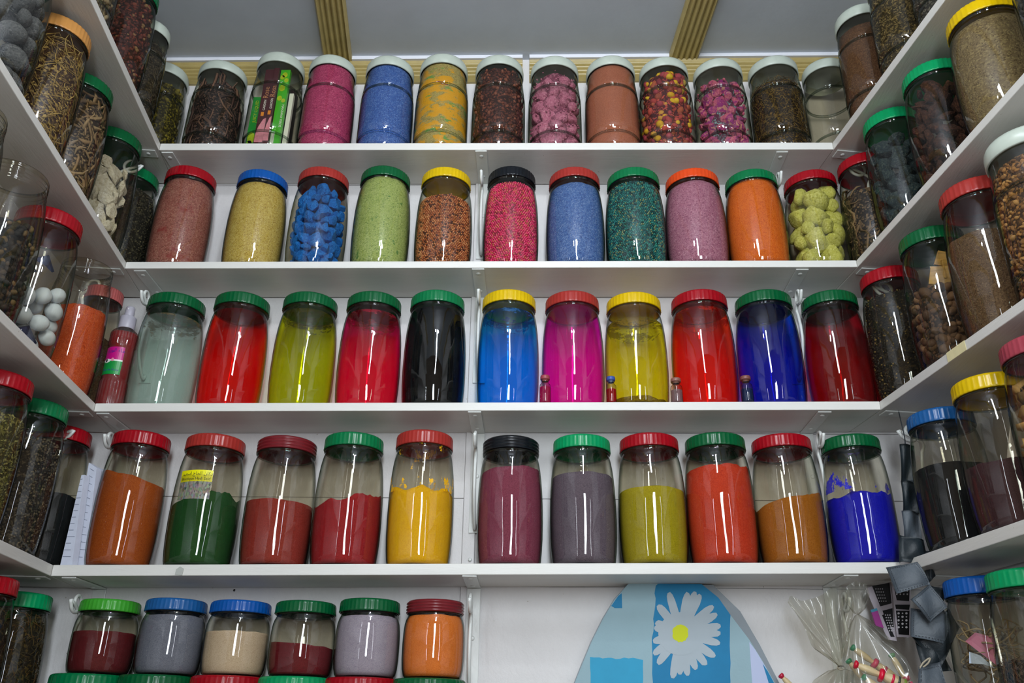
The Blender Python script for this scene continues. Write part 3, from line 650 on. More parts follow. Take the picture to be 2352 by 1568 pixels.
# ---- second shelf
B('brick', 1, 'barrel', 'red', (357, 470), (505, 430), (448, 382), W2, 'brick pink grains', grain(['#7A4038', '#A0605A', '#B88478'], frac(.87), patch=[('#8E3434', .58, .66, 25, None)]))
B('yellowg', 1, 'barrel', 'blue', (517, 530), (660, 500), (604, 388), W2, 'pale yellow grains', grain(['#A8883A', '#CDB45A', '#E0CC80'], frac(.865)))
B('bluerock', 1, 'barrel', 'fred', (662, 520), (801, 500), (740, 381), W2, 'bright blue indigo rocks', rocks('bright blue indigo rock in jar', ['#0A4C9E', '#1268C4', '#2A80DC'], frac(.84), .026, .013, 'bluerock', .62, limit=110, name='indigo_rock', cat='rock', group='blue indigo rocks in a jar', surf=.6, ov=.58, tries=7000, noise_a=.02, sub=2))
B('paleg', 1, 'barrel', 'dgreen', (812, 500), (944, 500), (884, 379), W2, 'pale green grains', grain(['#74904A', '#A4B96A', '#BCCB88'], frac(.89), patch=[('#5E8A48', .64, .68, 40, None)]))
B('orangeb', 1, 'barrel', 'yellow', (954, 520), (1085, 520), (1021, 382), W2, 'orange-brown beads', bits('bead', 0, .0044, ['#C8784A', '#D88A58', '#B8653A', '#E09A68', '#B8683A', '#5A3020'], frac(.70), '#7A3C20', top=wavy(0, .002, 5), name='beads', cat='beads', rough=.5))
B('pinkb', 1, 'barrel', 'black', (1110, 520), (1237, 520), (1171, 380), W2, 'hot pink beads', bits('bead', 0, .0046, ['#F83C80', '#FF4C8C', '#F02C70', '#F86A8A', '#FF408A', '#B02850', '#E87A6A'], frac(.84), '#A01848', top=wavy(0, .002, 8), name='beads', cat='beads', rough=.5))
B('blueg2', 1, 'barrel', 'fred', (1254, 520), (1388, 510), (1314, 382), W2, 'periwinkle blue grains', grain(['#34549E', '#4A70BE', '#7C9AD8'], frac(.83)))
B('teal', 1, 'barrel', 'green', (1390, 520), (1528, 500), (1446, 383), W2, 'teal beads', bits('bead', 0, .0042, ['#1E7A80', '#2A8E90', '#176068', '#3AA09A', '#1E7A80', '#8AA07A', '#0E4048'], frac(.85), '#14565C', top=wavy(0, .002, 3), name='beads', cat='beads', rough=.5))
B('mauve', 1, 'barrel', 'orange', (1525, 500), (1668, 500), (1580, 386), W2, 'mauve grains', grain(['#8A4A6E', '#B07092', '#C890AC'], frac(.87)))
B('orangep', 1, 'barrel', 'green', (1664, 500), (1805, 500), (1712, 389), W2, 'orange powder', powder(['#C44A0A', '#E06A18', '#EE8030'], frac(.91), scale=900, patch=[('#A03A10', .68, .74, 60, None)]))
B('sulfur', 1, 'barrel', 'red', (1793, 450), (1948, 520), (1849, 391), W2, 'yellow sulphur rocks', rocks('pale yellow sulphur rock in jar', ['#A8A848', '#C6C662', '#D8D884'], frac(.88), .031, .018, 'sulfur', .78, limit=48, name='sulphur_rock', cat='rock', group='sulphur rocks in a jar', sub=2, smooth=True, noise_a=.06, surf=.8, ov=.64, tries=6000))
# ---- third shelf: liquids
B('water', 2, 'barrel', 'dgreen', (298, 840), (466, 800), (405, 670), W3, 'cloudy clear liquid', liquid('#F0F8F4', '#C8D8CE', frac(.80), .12, '#6A5A38'), gmat=glass('clean_glass', tint='#F9FBFA', edge='#6A766F'))
B('redl', 2, 'barrel', 'dgreen', (458, 840), (616, 800), (555, 668), W3, 'deep red liquid', liquid('#FF5A38', '#F00A06', frac(.845), .06), gmat=glass('clean_glass', tint='#F9FBFA', edge='#6A766F'))
B('olivel', 2, 'barrel', 'dgreen', (620, 850), (774, 800), (710, 668), W3, 'olive green liquid', liquid('#F0F03C', '#A8A800', frac(.845), .07, '#3A3608'), gmat=glass('clean_glass', tint='#F9FBFA', edge='#6A766F'))
B('pinkredl', 2, 'barrel', 'dgreen', (774, 840), (923, 800), (857, 667), W3, 'bright pinkish red liquid', liquid('#FF3CAA', '#FF0A46', frac(.83), .06, '#8A1028'), gmat=glass('clean_glass', tint='#F9FBFA', edge='#6A766F'))
B('blackl', 2, 'barrel', 'green', (925, 840), (1070, 830), (1001, 664), W3, 'black liquid', liquid('#02040A', '#02040A', frac(.85), .9), gmat=glass('clean_glass', tint='#F9FBFA', edge='#6A766F'))
B('bluel', 2, 'barrel', 'yellow', (1096, 830), (1238, 830), (1167, 663), W3, 'sky blue liquid', liquid('#28D6FF', '#0C80E0', frac(.83), .06, '#1A5A90'), gmat=glass('clean_glass', tint='#F9FBFA', edge='#6A766F'))
B('magental', 2, 'barrel', 'fred', (1245, 830), (1388, 830), (1313, 666), W3, 'magenta liquid', liquid('#FF38E0', '#FF04C8', frac(.875), .08), gmat=glass('clean_glass', tint='#F9FBFA', edge='#6A766F'))
B('yellowl', 2, 'barrel', 'yellow', (1389, 830), (1535, 840), (1454, 669), W3, 'yellow liquid', liquid('#FCF450', '#D4BE00', frac(.76), .07, '#6A5A10', '#6A5208'), gmat=glass('clean_glass', tint='#F9FBFA', edge='#6A766F'))
B('orangel', 2, 'barrel', 'red', (1542, 830), (1694, 840), (1603, 663), W3, 'orange-red liquid', liquid('#FF7E50', '#FF1E06', frac(.845), .08, '#A01808'), gmat=glass('clean_glass', tint='#F9FBFA', edge='#6A766F'))
B('navyl', 2, 'barrel', 'dgreen', (1692, 830), (1848, 840), (1748, 664), W3, 'deep blue liquid', liquid('#2088EC', '#04188A', frac(.865), .08), gmat=glass('clean_glass', tint='#F9FBFA', edge='#6A766F'))
B('winel', 2, 'barrel', 'dgreen', (1848, 830), (2009, 860), (1903, 665), W3, 'dark wine red liquid', liquid('#E42864', '#8A0414', frac(.82), .08), gmat=glass('clean_glass', tint='#F9FBFA', edge='#6A766F'))
# ---- fourth shelf: powders
def G(key, dust, col, zr): return glass('glass_' + key, dust=dust, dustcol=col, zr=zr)
B('rust', 3, 'barrel', 'red', (208, 1190), (378, 1150), (318, 986), W4, 'rust orange powder', powder(['#8A3606', '#A84C0E', '#B8601E'], frac(.665), -.016, .004, 11))
B('greenp', 3, 'barrel', 'fred', (382, 1210), (554, 1160), (494, 994), W4, 'dark green powder', powder(['#0A3A14', '#134A1C', '#1E5C28'], frac(.50), .012, .012, 4))
B('redbrown', 3, 'barrel', 'maroon', (554, 1210), (722, 1170), (652, 998), W4, 'red-brown powder', powder(['#7A1E1A', '#983028', '#A84036'], frac(.485), -.002, .0015, 6), style='thread')
B('crimson', 3, 'barrel', 'green', (715, 1210), (877, 1190), (807, 990), W4, 'crimson powder', powder(['#7E0A14', '#A01420', '#B42630'], frac(.48), .014, .010, 15))
B('yellowp', 3, 'barrel', 'fred', (887, 1210), (1042, 1180), (970, 985), W4, 'turmeric yellow powder', powder(['#E6A000', '#F8BC00', '#FFCA18'], frac(.55), 0, .008, 9, mound=-.006), gmat=G('yellow', (75, .75), '#F0B40A', (.128, .235)))
B('mauvep', 3, 'barrel', 'black', (1095, 1210), (1247, 1180), (1168, 998), W4, 'plum purple powder', powder(['#6A2444', '#883A58', '#9A4C68'], frac(.745), .004, .003, 12), style='thread')
B('greyp', 3, 'barrel', 'mgreen', (1263, 1210), (1416, 1180), (1335, 995), W4, 'grey-violet powder', powder(['#4E4458', '#665C70', '#7A6E82'], frac(.69), 0, .0015, 2))
B('olivep', 3, 'barrel', 'red', (1421, 1200), (1580, 1200), (1486, 992), W4, 'olive yellow powder', powder(['#8E8204', '#AC9E0C', '#BCB020'], frac(.56), 0, .001, 5, mound=.012))
B('redorange', 3, 'barrel', 'dgreen', (1576, 1190), (1740, 1200), (1640, 991), W4, 'red-orange powder', powder(['#B02410', '#D03A1C', '#DC5030'], frac(.735), .003, .007, 7))
B('ochre', 3, 'barrel', 'red', (1735, 1200), (1898, 1200), (1791, 994), W4, 'ochre brown powder', powder(['#8A4A06', '#AA6412', '#B87422'], frac(.49), .014, .004, 18))
B('ultra', 3, 'barrel', 'dgreen', (1897, 1180), (2063, 1200), (1953, 995), W4, 'ultramarine blue powder', powder(['#0408A0', '#080CC8', '#1418D8'], frac(.52), .003, .010, 22), gmat=G('blue', (34, .755), '#1010B0', (.125, .235)))
# ---- short jars stacked under the fourth shelf
ZS = atY(700, 1551, 1.502)[2]
short = [('maroonp', 'lime', (158, 1480), (317, 1460), (250, 1374), 'dark maroon powder', ['#48060E', '#5E0E18', '#701824'], .56, 'flute', .0),
         ('bluegrey', 'dblue', (312, 1480), (471, 1460), (401, 1372), 'blue-grey powder', ['#5A6078', '#747A92', '#868CA2'], .78, 'flute', 0),
         ('beige', 'blue', (465, 1480), (620, 1460), (548, 1376), 'beige powder', ['#BBA48C', '#D2BCA6', '#DECBB8'], .58, 'flute', 0),
         ('wine2', 'dgreen', (618, 1480), (771, 1460), (699, 1377), 'wine red powder half full', ['#50080F', '#6A0E1C', '#7C1828'], .42, 'flute', -.004),
         ('lavender', 'dgreen', (768, 1480), (919, 1460), (848, 1372), 'lavender powder', ['#8E86A6', '#A9A2BE', '#B8B2CA'], .78, 'flute', 0),
         ('peach', 'maroon', (924, 1480), (1068, 1460), (995, 1374), 'bright orange powder', ['#D86820', '#EE8030', '#F49048'], .80, 'thread', 0)]
low = ['green', 'dgreen', 'red', 'mgreen', 'red', 'dgreen']
for i, (k, lc, L_, R_, tp, what, cols, fl, st, sl_) in enumerate(short):
    J = B(k, 4, 'short', lc, L_, R_, tp, W5, what, powder(cols, frac(fl), sl_, .0012, i), Y=1.562, zb=ZS, style=st)
    zb = back_z(4, J['x']) + .0004; Hh = ZS - .0004 - zb
    what2 = ['ochre', 'sea green', 'brick red', 'sage', 'rust red', 'khaki'][i] + ' powder'
    jar(k + '_low', 4, 'short', low[i], J['x'] - (.012 if i < 2 else .004), J['y'] - .001, zb, .0655, Hh, 'below the %s short jar' % what.replace(' half full', ''), what2, powder([['#8A6A20', '#9E7E30', '#B09040'], ['#2A6A50', '#3A7E60', '#4E9070'], ['#8A2A1A', '#A03A26', '#B04A36'], ['#6A7A50', '#7E8E60', '#90A070'], ['#8A2A10', '#A03A1A', '#B04A2A'], ['#6A6030', '#7E7440', '#908650']][i], frac(.7), 0, .001, i))

# ---- side walls
S_ = side_jar
WL = ['left wall %s shelf' % n for n in LN]; WR = ['right wall %s shelf' % n for n in LN]
S_('rosehip', 0, -1, 'barrel', 'green', (366, 9), WL[0], 'dark red dried berries', bits('lump', 1100, .0095, ['#5A241E', '#7A3A2C', '#4A1C18', '#8A6A48', '#6E2E26'], frac(.85), '#2A1210', name='dried_berries', cat='berries'), R=.056)
S_('herbgrey', 0, -1, 'pet', 'white', (391, 99), WL[0], 'grey-brown chopped herb', bits('stick', 2200, .014, ['#4A4032', '#5E523E', '#3A3226', '#756850'], frac(.80), '#2A241C', asp=(1, .055, 1), curl=.5, name='herb', cat='herb'), R=.046)
S_('mossy', 0, -1, 'pet', 'white', (439, 192), WL[0], 'yellow-green moss flowers', many(bits('lump', 1000, .010, ['#6A6218', '#857A20', '#544C14', '#7A6E1C', '#443C10'], frac(.80), '#2A2608', name='moss_flowers', cat='moss')), R=.056)
S_('tan0', 0, -1, 'pet', 'white', (240, -60), WL[0], 'tan bark chips', bits('nug', 700, .012, ['#8A7A5E', '#A09074', '#6E5E44'], frac(.8), '#3A3020', name='chips', cat='chips'), t=JARS['rosehip'] and .34, H=.235)
S_('pebble', 1, -1, 'barrel', 'green', (124, 30), WL[1], 'smooth grey stones', rocks('smooth grey stone in big jar', ['#3E4148', '#55585E', '#6A6C72'], frac(.78), .024, .015, 'pebble', .9, limit=45, name='stone', cat='stone', group='grey stones in a jar', sub=2, smooth=True, noise_a=.02, surf=.8), R=.066, body=True, H=.262)
S_('straw', 1, -1, 'barrel', 'tan', (207, 120), WL[1], 'golden dry straw', bits('stick', 700, .060, ['#A88A4C', '#C4A662', '#8A6C38', '#B8964E', '#7A5A3A'], frac(.84), '#3A2416', asp=(1, .018, 1), curl=.3, name='straw', cat='straw', depth=.016))
S_('root', 1, -1, 'barrel', 'dgreen', (258, 240), WL[1], 'pale brown knotted roots', bits('stick', 260, .042, ['#8A7050', '#A48A66', '#6E563A', '#977A58'], frac(.86), '#2E2014', asp=(1, .11, 1), curl=.35, name='roots', cat='roots', depth=.016))
S_('plates', 1, -1, 'barrel', 'dgreen', (328, 339), WL[1], 'flat cream cuttlebone pieces', rocks('flat cream cuttlebone piece in jar', ['#B8AC94', '#D3CBB8', '#E2DCCC'], frac(.76), .040, .022, 'plates', .6, (1, .8, .30), limit=50, name='cuttlebone_piece', cat='cuttlebone', group='cuttlebone pieces in a jar', surf=.85, flatrot=1, ov=.46))
S_('seedl', 1, -1, 'barrel', 'green', (373, 432), WL[1], 'dark grey herb seeds', bits('nug', 3600, .0045, ['#3E3A32', '#55503F', '#2E2A24', '#6E654A', '#3A362C'], frac(.80), '#1E1C16', name='seeds', cat='seeds', depth=.005))
S_('openmix', 2, -1, 'barrel', None, (110, 443), WL[2], 'dark pods and shells', bits('lump', 900, .012, ['#2E241C', '#4A3A28', '#1E1814', '#6A5434', '#24201E'], frac(.62), '#120E0C', name='pods', cat='pods'), R=.065)
S_('farleft', 2, -1, 'barrel', None, (14, 300), WL[2], 'brown bark scraps', bits('nug', 500, .014, ['#3E3228', '#5A4A38', '#2A2018'], frac(.5), '#1A140E', name='bark_scraps', cat='bark'), R=.064, t=None)
S_('mothball', 2, -1, 'barrel', 'red', (191, 530), WL[2], 'white balls and blue foil', many(rocks('round white ball in jar', None, frac(.48), .0165, .0145, 'mothball', .98, (1, .9, .85), limit=60, name='white_ball', cat='ball', group='white balls in a jar', sub=2, smooth=True, noise_a=0, mat=plain('chalk_white', '#CBD5E0', .6), ov=.88)))
S_('orangeopen', 2, -1, 'barrel', None, (259, 634), WL[2], 'bright orange coarse powder', powder(['#B03A10', '#D0501E', '#DE6A38'], frac(.60), .008, .004, 31, scale=700, bump=.7), R=.057)
S_('cornerbrown', 2, -1, 'barrel', 'pink', (283, 695), WL[2], 'fine dark brown seed', grain(['#2A2014', '#40331F', '#55462E'], frac(.55)), R=.043, off=.05)
S_('yherb', 3, -1, 'barrel', 'red', (76, 904), WL[3], 'yellowish green herb', bits('nug', 4200, .0050, ['#6E6836', '#857E44', '#5A542A', '#969052'], frac(.74), '#3A3618', name='herb', cat='herb', asp=(1.6, .6, .4), depth=.005))
S_('lavseed', 3, -1, 'barrel', 'green', (156, 964), WL[3], 'mottled grey-brown seeds', bits('nug', 4200, .0050, ['#3C3A3E', '#5A5040', '#6E6250', '#2A2828', '#4A4236'], frac(.74), '#1E1C1C', name='seeds', cat='seeds', depth=.005))
S_('blackp', 3, -1, 'barrel', 'red', (210, 1018), WL[3], 'blue-black powder', powder(['#05080C', '#0A1016', '#121A22'], frac(.52), -.006, .003, 33), R=.060)
S_('low1', 4, -1, 'barrel', 'red', (43, 1355), WL[4], 'brown herb pieces', bits('stick', 900, .02, ['#4A3A20', '#5E4A28', '#3A2C18'], frac(.8), '#1E160C', asp=(1, .05, 1), name='herb', cat='herb'))
S_('low2', 4, -1, 'barrel', 'mgreen', (120, 1390), WL[4], 'dry brown leaves', bits('stick', 1200, .022, ['#4A4018', '#5E4C20', '#3A3014', '#6E4C20'], frac(.86), '#201A0A', asp=(1, .06, 1), name='leaves', cat='leaves'))
S_('brownr', 0, 1, 'pet', 'white', (1917, 78), WR[0], 'brown coarse powder', grain(['#4A3020', '#5E402C', '#7A5A40'], frac(.80)), R=.058)
S_('cumin', 0, 1, 'pet', 'white', (1994, 40), WR[0], 'yellow-brown cumin seeds', bits('nug', 4200, .0050, ['#6A5A34', '#7E6C42', '#544626', '#8E7C50'], frac(.86), '#2E2614', asp=(1.7, .5, .5), name='seeds', cat='seeds', depth=.005), R=.062, body=True, H=.24)
S_('greyr', 0, 1, 'pet', 'white', (2099, 35), WR[0], 'grey crushed leaves', bits('nug', 2500, .0065, ['#5A5650', '#6E6A60', '#44403C'], frac(.84), '#2A2824', name='crushed_leaves', cat='leaves'), R=.062, body=True, H=.24)
S_('sticksr', 1, 1, 'barrel', 'red', (1924, 406), WR[1], 'crooked brown roots', bits('stick', 160, .045, ['#6A523A', '#80684A', '#4E3A28', '#8E7452'], frac(.72), '#1E160E', asp=(1, .07, 1), curl=.45, name='roots', cat='roots', depth=.018), R=.060)
S_('darkstone', 1, 1, 'barrel', 'mgreen', (1983, 313), WR[1], 'blue-grey mineral stones', rocks('blue-grey mineral stone in jar', ['#14242C', '#26363E', '#4A5452'], frac(.78), .022, .010, 'darkstone', .7, limit=90, name='mineral_stone', cat='stone', group='mineral stones in a jar', surf=.65, ov=.62, tries=6000))
S_('bark', 1, 1, 'barrel', 'mgreen', (2073, 214), WR[1], 'dark brown bark chunks', rocks('dark brown bark chunk in jar', ['#20120E', '#3A221A', '#5A3A2C'], frac(.84), .024, .012, 'bark', .62, (1.2, .7, .5), limit=120, name='bark_chunk', cat='bark', group='bark chunks in a jar', surf=.75, ov=.52, tries=6000))
S_('tanseed', 1, 1, 'barrel', 'yellow', (2175, 91), WR[1], 'tan fine seeds', grain(['#55462E', '#76664A', '#94845E'], frac(.83), scale=420), R=.066)
S_('farright', 1, 1, 'barrel', 'green', (2338, 53), WR[1], 'dark grey leaves', bits('nug', 900, .012, ['#3A3A3E', '#4E4C4E', '#26262A'], frac(.7), '#16161A', name='dry_leaves', cat='leaves', asp=(1.5, .9, .3)), R=.064, body=True, H=.25)
S_('poppy', 2, 1, 'barrel', 'red', (1976, 664), WR[2], 'dark seeds with gold flecks', bits('nug', 4200, .0046, ['#1E1812', '#3A2E18', '#2A2218', '#7A6434', '#241C14'], frac(.80), '#14100C', name='seeds', cat='seeds', depth=.005), R=.061)
S_('chunks', 2, 1, 'barrel', 'dgreen', (2065, 582), WR[2], 'crumbly brown lumps', bits('lump', 420, .019, ['#4A3220', '#664830', '#5A4028', '#7E5E42'], frac(.58), '#241810', name='brown_lumps', cat='lumps', depth=.012))
S_('brownpow', 2, 1, 'barrel', 'fred', (2156, 475), WR[2], 'brown ground spice', grain(['#44301E', '#604832', '#7A6248'], frac(.60), slope=-.01, scale=600), R=.066)
S_('lentil', 2, 1, 'pet', 'white', (2252, 348), WR[2], 'orange-brown lentils', bits('lump', 2400, .0085, ['#8A6034', '#A4743E', '#74502C', '#B4884E'], frac(.84), '#3E2814', name='lentils', cat='lentils', asp=(1, .9, .6), depth=.008), R=.066)
S_('darkblue', 3, 1, 'barrel', 'dblue', (2083, 981), WR[3], 'black indigo powder', powder(['#04060A', '#080C14', '#10161E'], frac(.58), 0, .003, 41), R=.060)
S_('plasticbag', 3, 1, 'barrel', 'yellow', (2185, 913), WR[3], 'dark purple powder and a bag', powder(['#2A161E', '#3A2028', '#4A2C34'], frac(.42), 0, .006, 43), R=.064)
S_('woodchips', 3, 1, 'barrel', 'pinkred', (2296, 829), WR[3], 'striped wood chips', bits('nug', 200, .03, ['#8A6A3C', '#A8844E', '#6A4E2C', '#C09A60'], frac(.8), '#2A1E10', asp=(1.4, .8, .25), name='wood_chips', cat='wood chips'), R=.064)
S_('twinejar', 4, 1, 'barrel', 'blue', (2166, 1358), WR[4], 'twine and paper', None, R=.060)
S_('wooljar', 4, 1, 'barrel', 'mgreen', (2263, 1343), WR[4], 'grey-brown wool tufts', bits('stick', 3000, .012, ['#5A4A40', '#6E5E54', '#463A34', '#7A5A40'], frac(.52), '#2E2622', asp=(1, .05, 1), curl=.8, name='wool', cat='wool'), R=.064)

# ---- things standing on or fixed to the jars
def hit(J, px, py, extra=0):
    v = ray(px, py); R = J['R'] * rad(J['kind'], .6) + extra; ax = v[0]; ay = v[1]; cx, cy = J['x'], J['y']
    A = ax * ax + ay * ay; Bq = -2 * (ax * cx + ay * cy); C = cx * cx + cy * cy - R * R; t = (-Bq - sqrt(max(0, Bq * Bq - 4 * A * C))) / (2 * A)
    p = CAM + v * t; return atan2(p[1] - cy, p[0] - cx), p[2] - J['z'], R
def curved(name, R, a0, a1, z0, z1, mat, parent, n=10, th=.0003):
    V = []; F = []
    for i in range(n + 1):
        a = a0 + (a1 - a0) * i / n
        for (r, z) in ((R, z0), (R, z1), (R + th, z1), (R + th, z0)): V.append((r * cos(a), r * sin(a), z))
    for i in range(n):
        for k in range(4): q = (k + 1) % 4; F.append((i * 4 + k, i * 4 + q, i * 4 + 4 + q, i * 4 + 4 + k))
    F += [(0, 1, 2, 3), (n * 4 + 3, n * 4 + 2, n * 4 + 1, n * 4)]; return mesh(name, V, F, mat, parent)
J = JARS['greenp']; a0, zt, R = hit(J, 418, 1082); a1, zb_, _ = hit(J, 480, 1146); R = J['R'] * rad('barrel', zt / J['H']) + .0004; zm = zt - (zt - zb_) * .40
st = empty('sticker', (J['x'], J['y'], J['z'])); tag(st, 'yellow and photo printed shop sticker on the dark green powder jar', 'sticker')
M_ink = plain('black_ink', '#1C1A10', .6)
curved('printed_panel', R, a0, a1, zm, zt, plain('sticker_yellow', '#E6E000', .4), st)
def shop_photo():
    m = bpy.data.materials.new('shop_photo_print'); t = NT(m); p = t.add('ShaderNodeBsdfPrincipled'); tc = t.add('ShaderNodeTexCoord'); mp = t.add('ShaderNodeMapping'); mp.inputs['Scale'].default_value = (1, 1, .6); v = t.add('ShaderNodeTexVoronoi'); v.inputs['Scale'].default_value = 330
    t.l(tc.outputs['Object'], mp.inputs[0]); t.l(mp.outputs[0], v.inputs[0]); h = t.add('ShaderNodeHueSaturation'); h.inputs['Saturation'].default_value = .45; h.inputs['Value'].default_value = .42; t.l(v.outputs['Color'], h.inputs['Color']); t.l(h.outputs[0], p.inputs['Base Color']); t.l(p.outputs[0], t.out.inputs[0]); return m
curved('printed_photo', R, a0, a1, zb_, zm, shop_photo(), st)
wdt = (a1 - a0) * R; hh = zt - zm
for k in range(3):
    aa = a0 + (a1 - a0) * (.30 + .24 * k); curved('printed_post', R + .0003, aa, aa + .010, zb_ + .001, zm - .0006 * k, plain('pale_print', '#AEB8BC', .5), st, 2, .0002)
text_on(st, 'Boutique Hadj Said', (0, 0, zm + hh * .14), wdt / 8.6, M_ink, ext=.0001, wrap=(R + .0004, a0 + .07))
arab = 'ﺩﻛﺎﻥ ﺍﻟﺤﺎﺝ ﺍﺳﻌﻴﺪ'[::-1]
text_on(st, arab, (0, 0, zm + hh * .56), wdt / 7.4, M_ink, ext=.0001, wrap=(R + .0004, a0 + .07))

# rose water spray bottle
az0, az1 = azim(228, 879), azim(295, 879); Yb = 1.536; ac = (az0 + az1) / 2; bx = Yb * tan(ac); D = hypot(bx, Yb); rb = D * sin((az1 - az0) / 2); bz = back_z(2, bx) + .0004
zq = lambda py: zat(262 + (918 - py) * .15, py, D - rb) - bz
e = empty('spray_bottle', (bx, Yb, bz)); tag(e, 'pink rose water spray bottle with magenta and green label beside the clear liquid jar', 'bottle')
zA, zB, zC, zD, zE, zF, zG = zq(866), zq(862), zq(796), zq(790), zq(752), zq(741), zq(718); zH = zq(693)
ribs = lambda i, j: (.0011 * cos(j * pi / 2)) if i in RB else 0
pr = [(rb * .5, .001), (rb * .93, 0), (rb, .004), (rb, .02), (rb, zA - .008), (rb, zA - .003), (rb * .93, zA), (rb * .955, zB), (rb * .955, zC), (rb * .92, zD), (rb, zD + .004), (rb, zE - .006), (rb * .9, zE), (rb * .62, zE + .004), (rb * .58, zF)]; RB = {3, 4, 10, 11}
V, F = lathe(pr, 96, lambda i, j: (.0009 * (1 if j % 4 < 2 else -1)) if i in RB else 0); mesh('bottle_body', V, F, glass('pink_plastic', '#F6D8D2', '#8A4A48', film=.05, rough=.05), e, True)
V, F = lathe([(r * .965, max(z, .0015)) for r, z in pr[:12]], 64, None, True, True); mesh('liquid', V, F, liquid_mat('rosewater', '#F05048', '#C03C3C', .55), e, True)
cm = plain('frosted_cap', '#A9A6B2', .35, .04, 30); V, F = lathe([(rb * .6, zF - .004), (rb * .62, zF), (rb * .60, zG), (rb * .5, zG + .002), (rb * .36, zG + .003)], 48, lambda i, j: .0004 * (j % 2)); mesh('collar', V, F, cm, e, True)
V, F = lathe([(rb * .37, zG), (rb * .38, zG + .003), (rb * .35, zH - .002), (rb * .30, zH), (.0004, zH)], 32); mesh('pump_cap', V, F, cm, e, True)
V, F = tube([(0, -rb * .34, zH - .007), (0, -rb * .385, zH - .007)], .0018, 10); mesh('nozzle', V, F, plain('nozzle_white', '#D8D8E0', .3), e, True)
rl = rb * .96; aL, aR = -pi / 2 - .95, -pi / 2 + .75; zl0, zl1 = zB + .002, zC - .0005; zm_ = zl0 + (zl1 - zl0) * .48
curved('label_top', rl, aL, aR, zm_ + .003, zl1, plain('magenta_print', '#B80C78', .35), e, 14); curved('label_wave', rl, aL, aR, zm_, zm_ + .003, plain('white_print', '#E6E8E2', .5), e, 14); curved('label_bottom', rl, aL, aR, zl0, zm_, plain('green_print', '#0A8A3A', .35), e, 14)
nv = plain('navy_print', '#2A1A7A', .5)
text_on(e, 'ﻣﺎﺀ ﺍﻟﻮﺭﺩ'[::-1], (0, 0, zl1 - .011), .0105, nv, ext=.0001, wrap=(rl + .0004, aL + .35)); text_on(e, 'Eau de Rose', (0, 0, zl0 + .007), .0065, nv, ext=.0001, wrap=(rl + .0004, aL + .25))
for (dx, dz, rx, rz, c) in ((.5, 0, .30, .0042, 'white_print'), (.44, .0003, .11, .0034, 'black_ink'), (.95, .002, .11, .0036, 'rose_print')):
    n = 14; V = [(0, 0, 0)] + [(dx + rx * cos(2 * pi * k / n), dz + rz * sin(2 * pi * k / n), 0) for k in range(n)]; V[0] = (dx, dz, 0)
    k_ = {'white_print': .0005, 'black_ink': .0007, 'rose_print': .0006}[c]; V = [((rl + k_) * cos(aL + v[0]), (rl + k_) * sin(aL + v[0]), zm_ + .0005 + v[1]) for v in V]
    mesh('printed_eye' if c != 'rose_print' else 'printed_flower', V, [(0, k + 1, (k + 1) % n + 1) for k in range(n)], MATS[c], e)

# four small vials on the front of the third shelf
for (l_, r_, top, sc_, clear, body, lb, fillf) in ((1238, 1266, 859, '#9A4048', '#FF20B0', '#E0108A', 'tiny glass vial of pink liquid with a dusty red stopper', .8), (1391, 1417, 862, '#34509A', '#FF1808', '#C80808', 'tiny glass vial of red liquid with a blue stopper', .72),
        (1539, 1569, 865, '#8A5A50', '#E6DCEC', '#B8A8B8', 'tiny glass vial of colourless liquid with brown stopper', .7), (1700, 1731, 860, '#7A4A44', '#2060C0', '#184890', 'tiny glass vial of pale blue liquid with brown stopper', .7)):
    Y_ = 1.509; a0, a1 = azim(l_ + 1, 900), azim(r_ - 1, 900); x = Y_ * tan((a0 + a1) / 2); D = hypot(x, Y_); r = D * sin((a1 - a0) / 2); z = back_z(2, x) + .0003; H = zat((l_ + r_) / 2 - 3, top, D - r) - z
    e = empty('vial', (x, Y_, z)); tag(e, lb, 'vial', 'small vials between the liquid jars')
    V, F = lathe([(.0004, .0004), (r * .9, 0), (r, .002), (r, H * .60), (r * .93, H * .68), (r * .66, H * .74), (r * .6, H * .78), (r * .6, H * .82), (r * .74, H * .83), (r * .74, H * .86)], 32); mesh('glass_body', V, F, glass(), e, True)
    V, F = lathe([(r * .9, .001), (r * .92, .003), (r * .92, H * fillf * .72)], 32, None, True, True); mesh('liquid', V, F, liquid_mat('vial_' + sc_, clear, body, .45), e, True)
    V, F = lathe([(r * .55, H * .80), (r * .56, H * .87), (r * .84, H * .87), (r * .86, H * .9), (r * .78, H * .92), (r * .86, H * .94), (r * .82, H), (.0004, H)], 32); mesh('stopper', V, F, plain('stopper_' + sc_, sc_, .4, .1, 60), e, True)

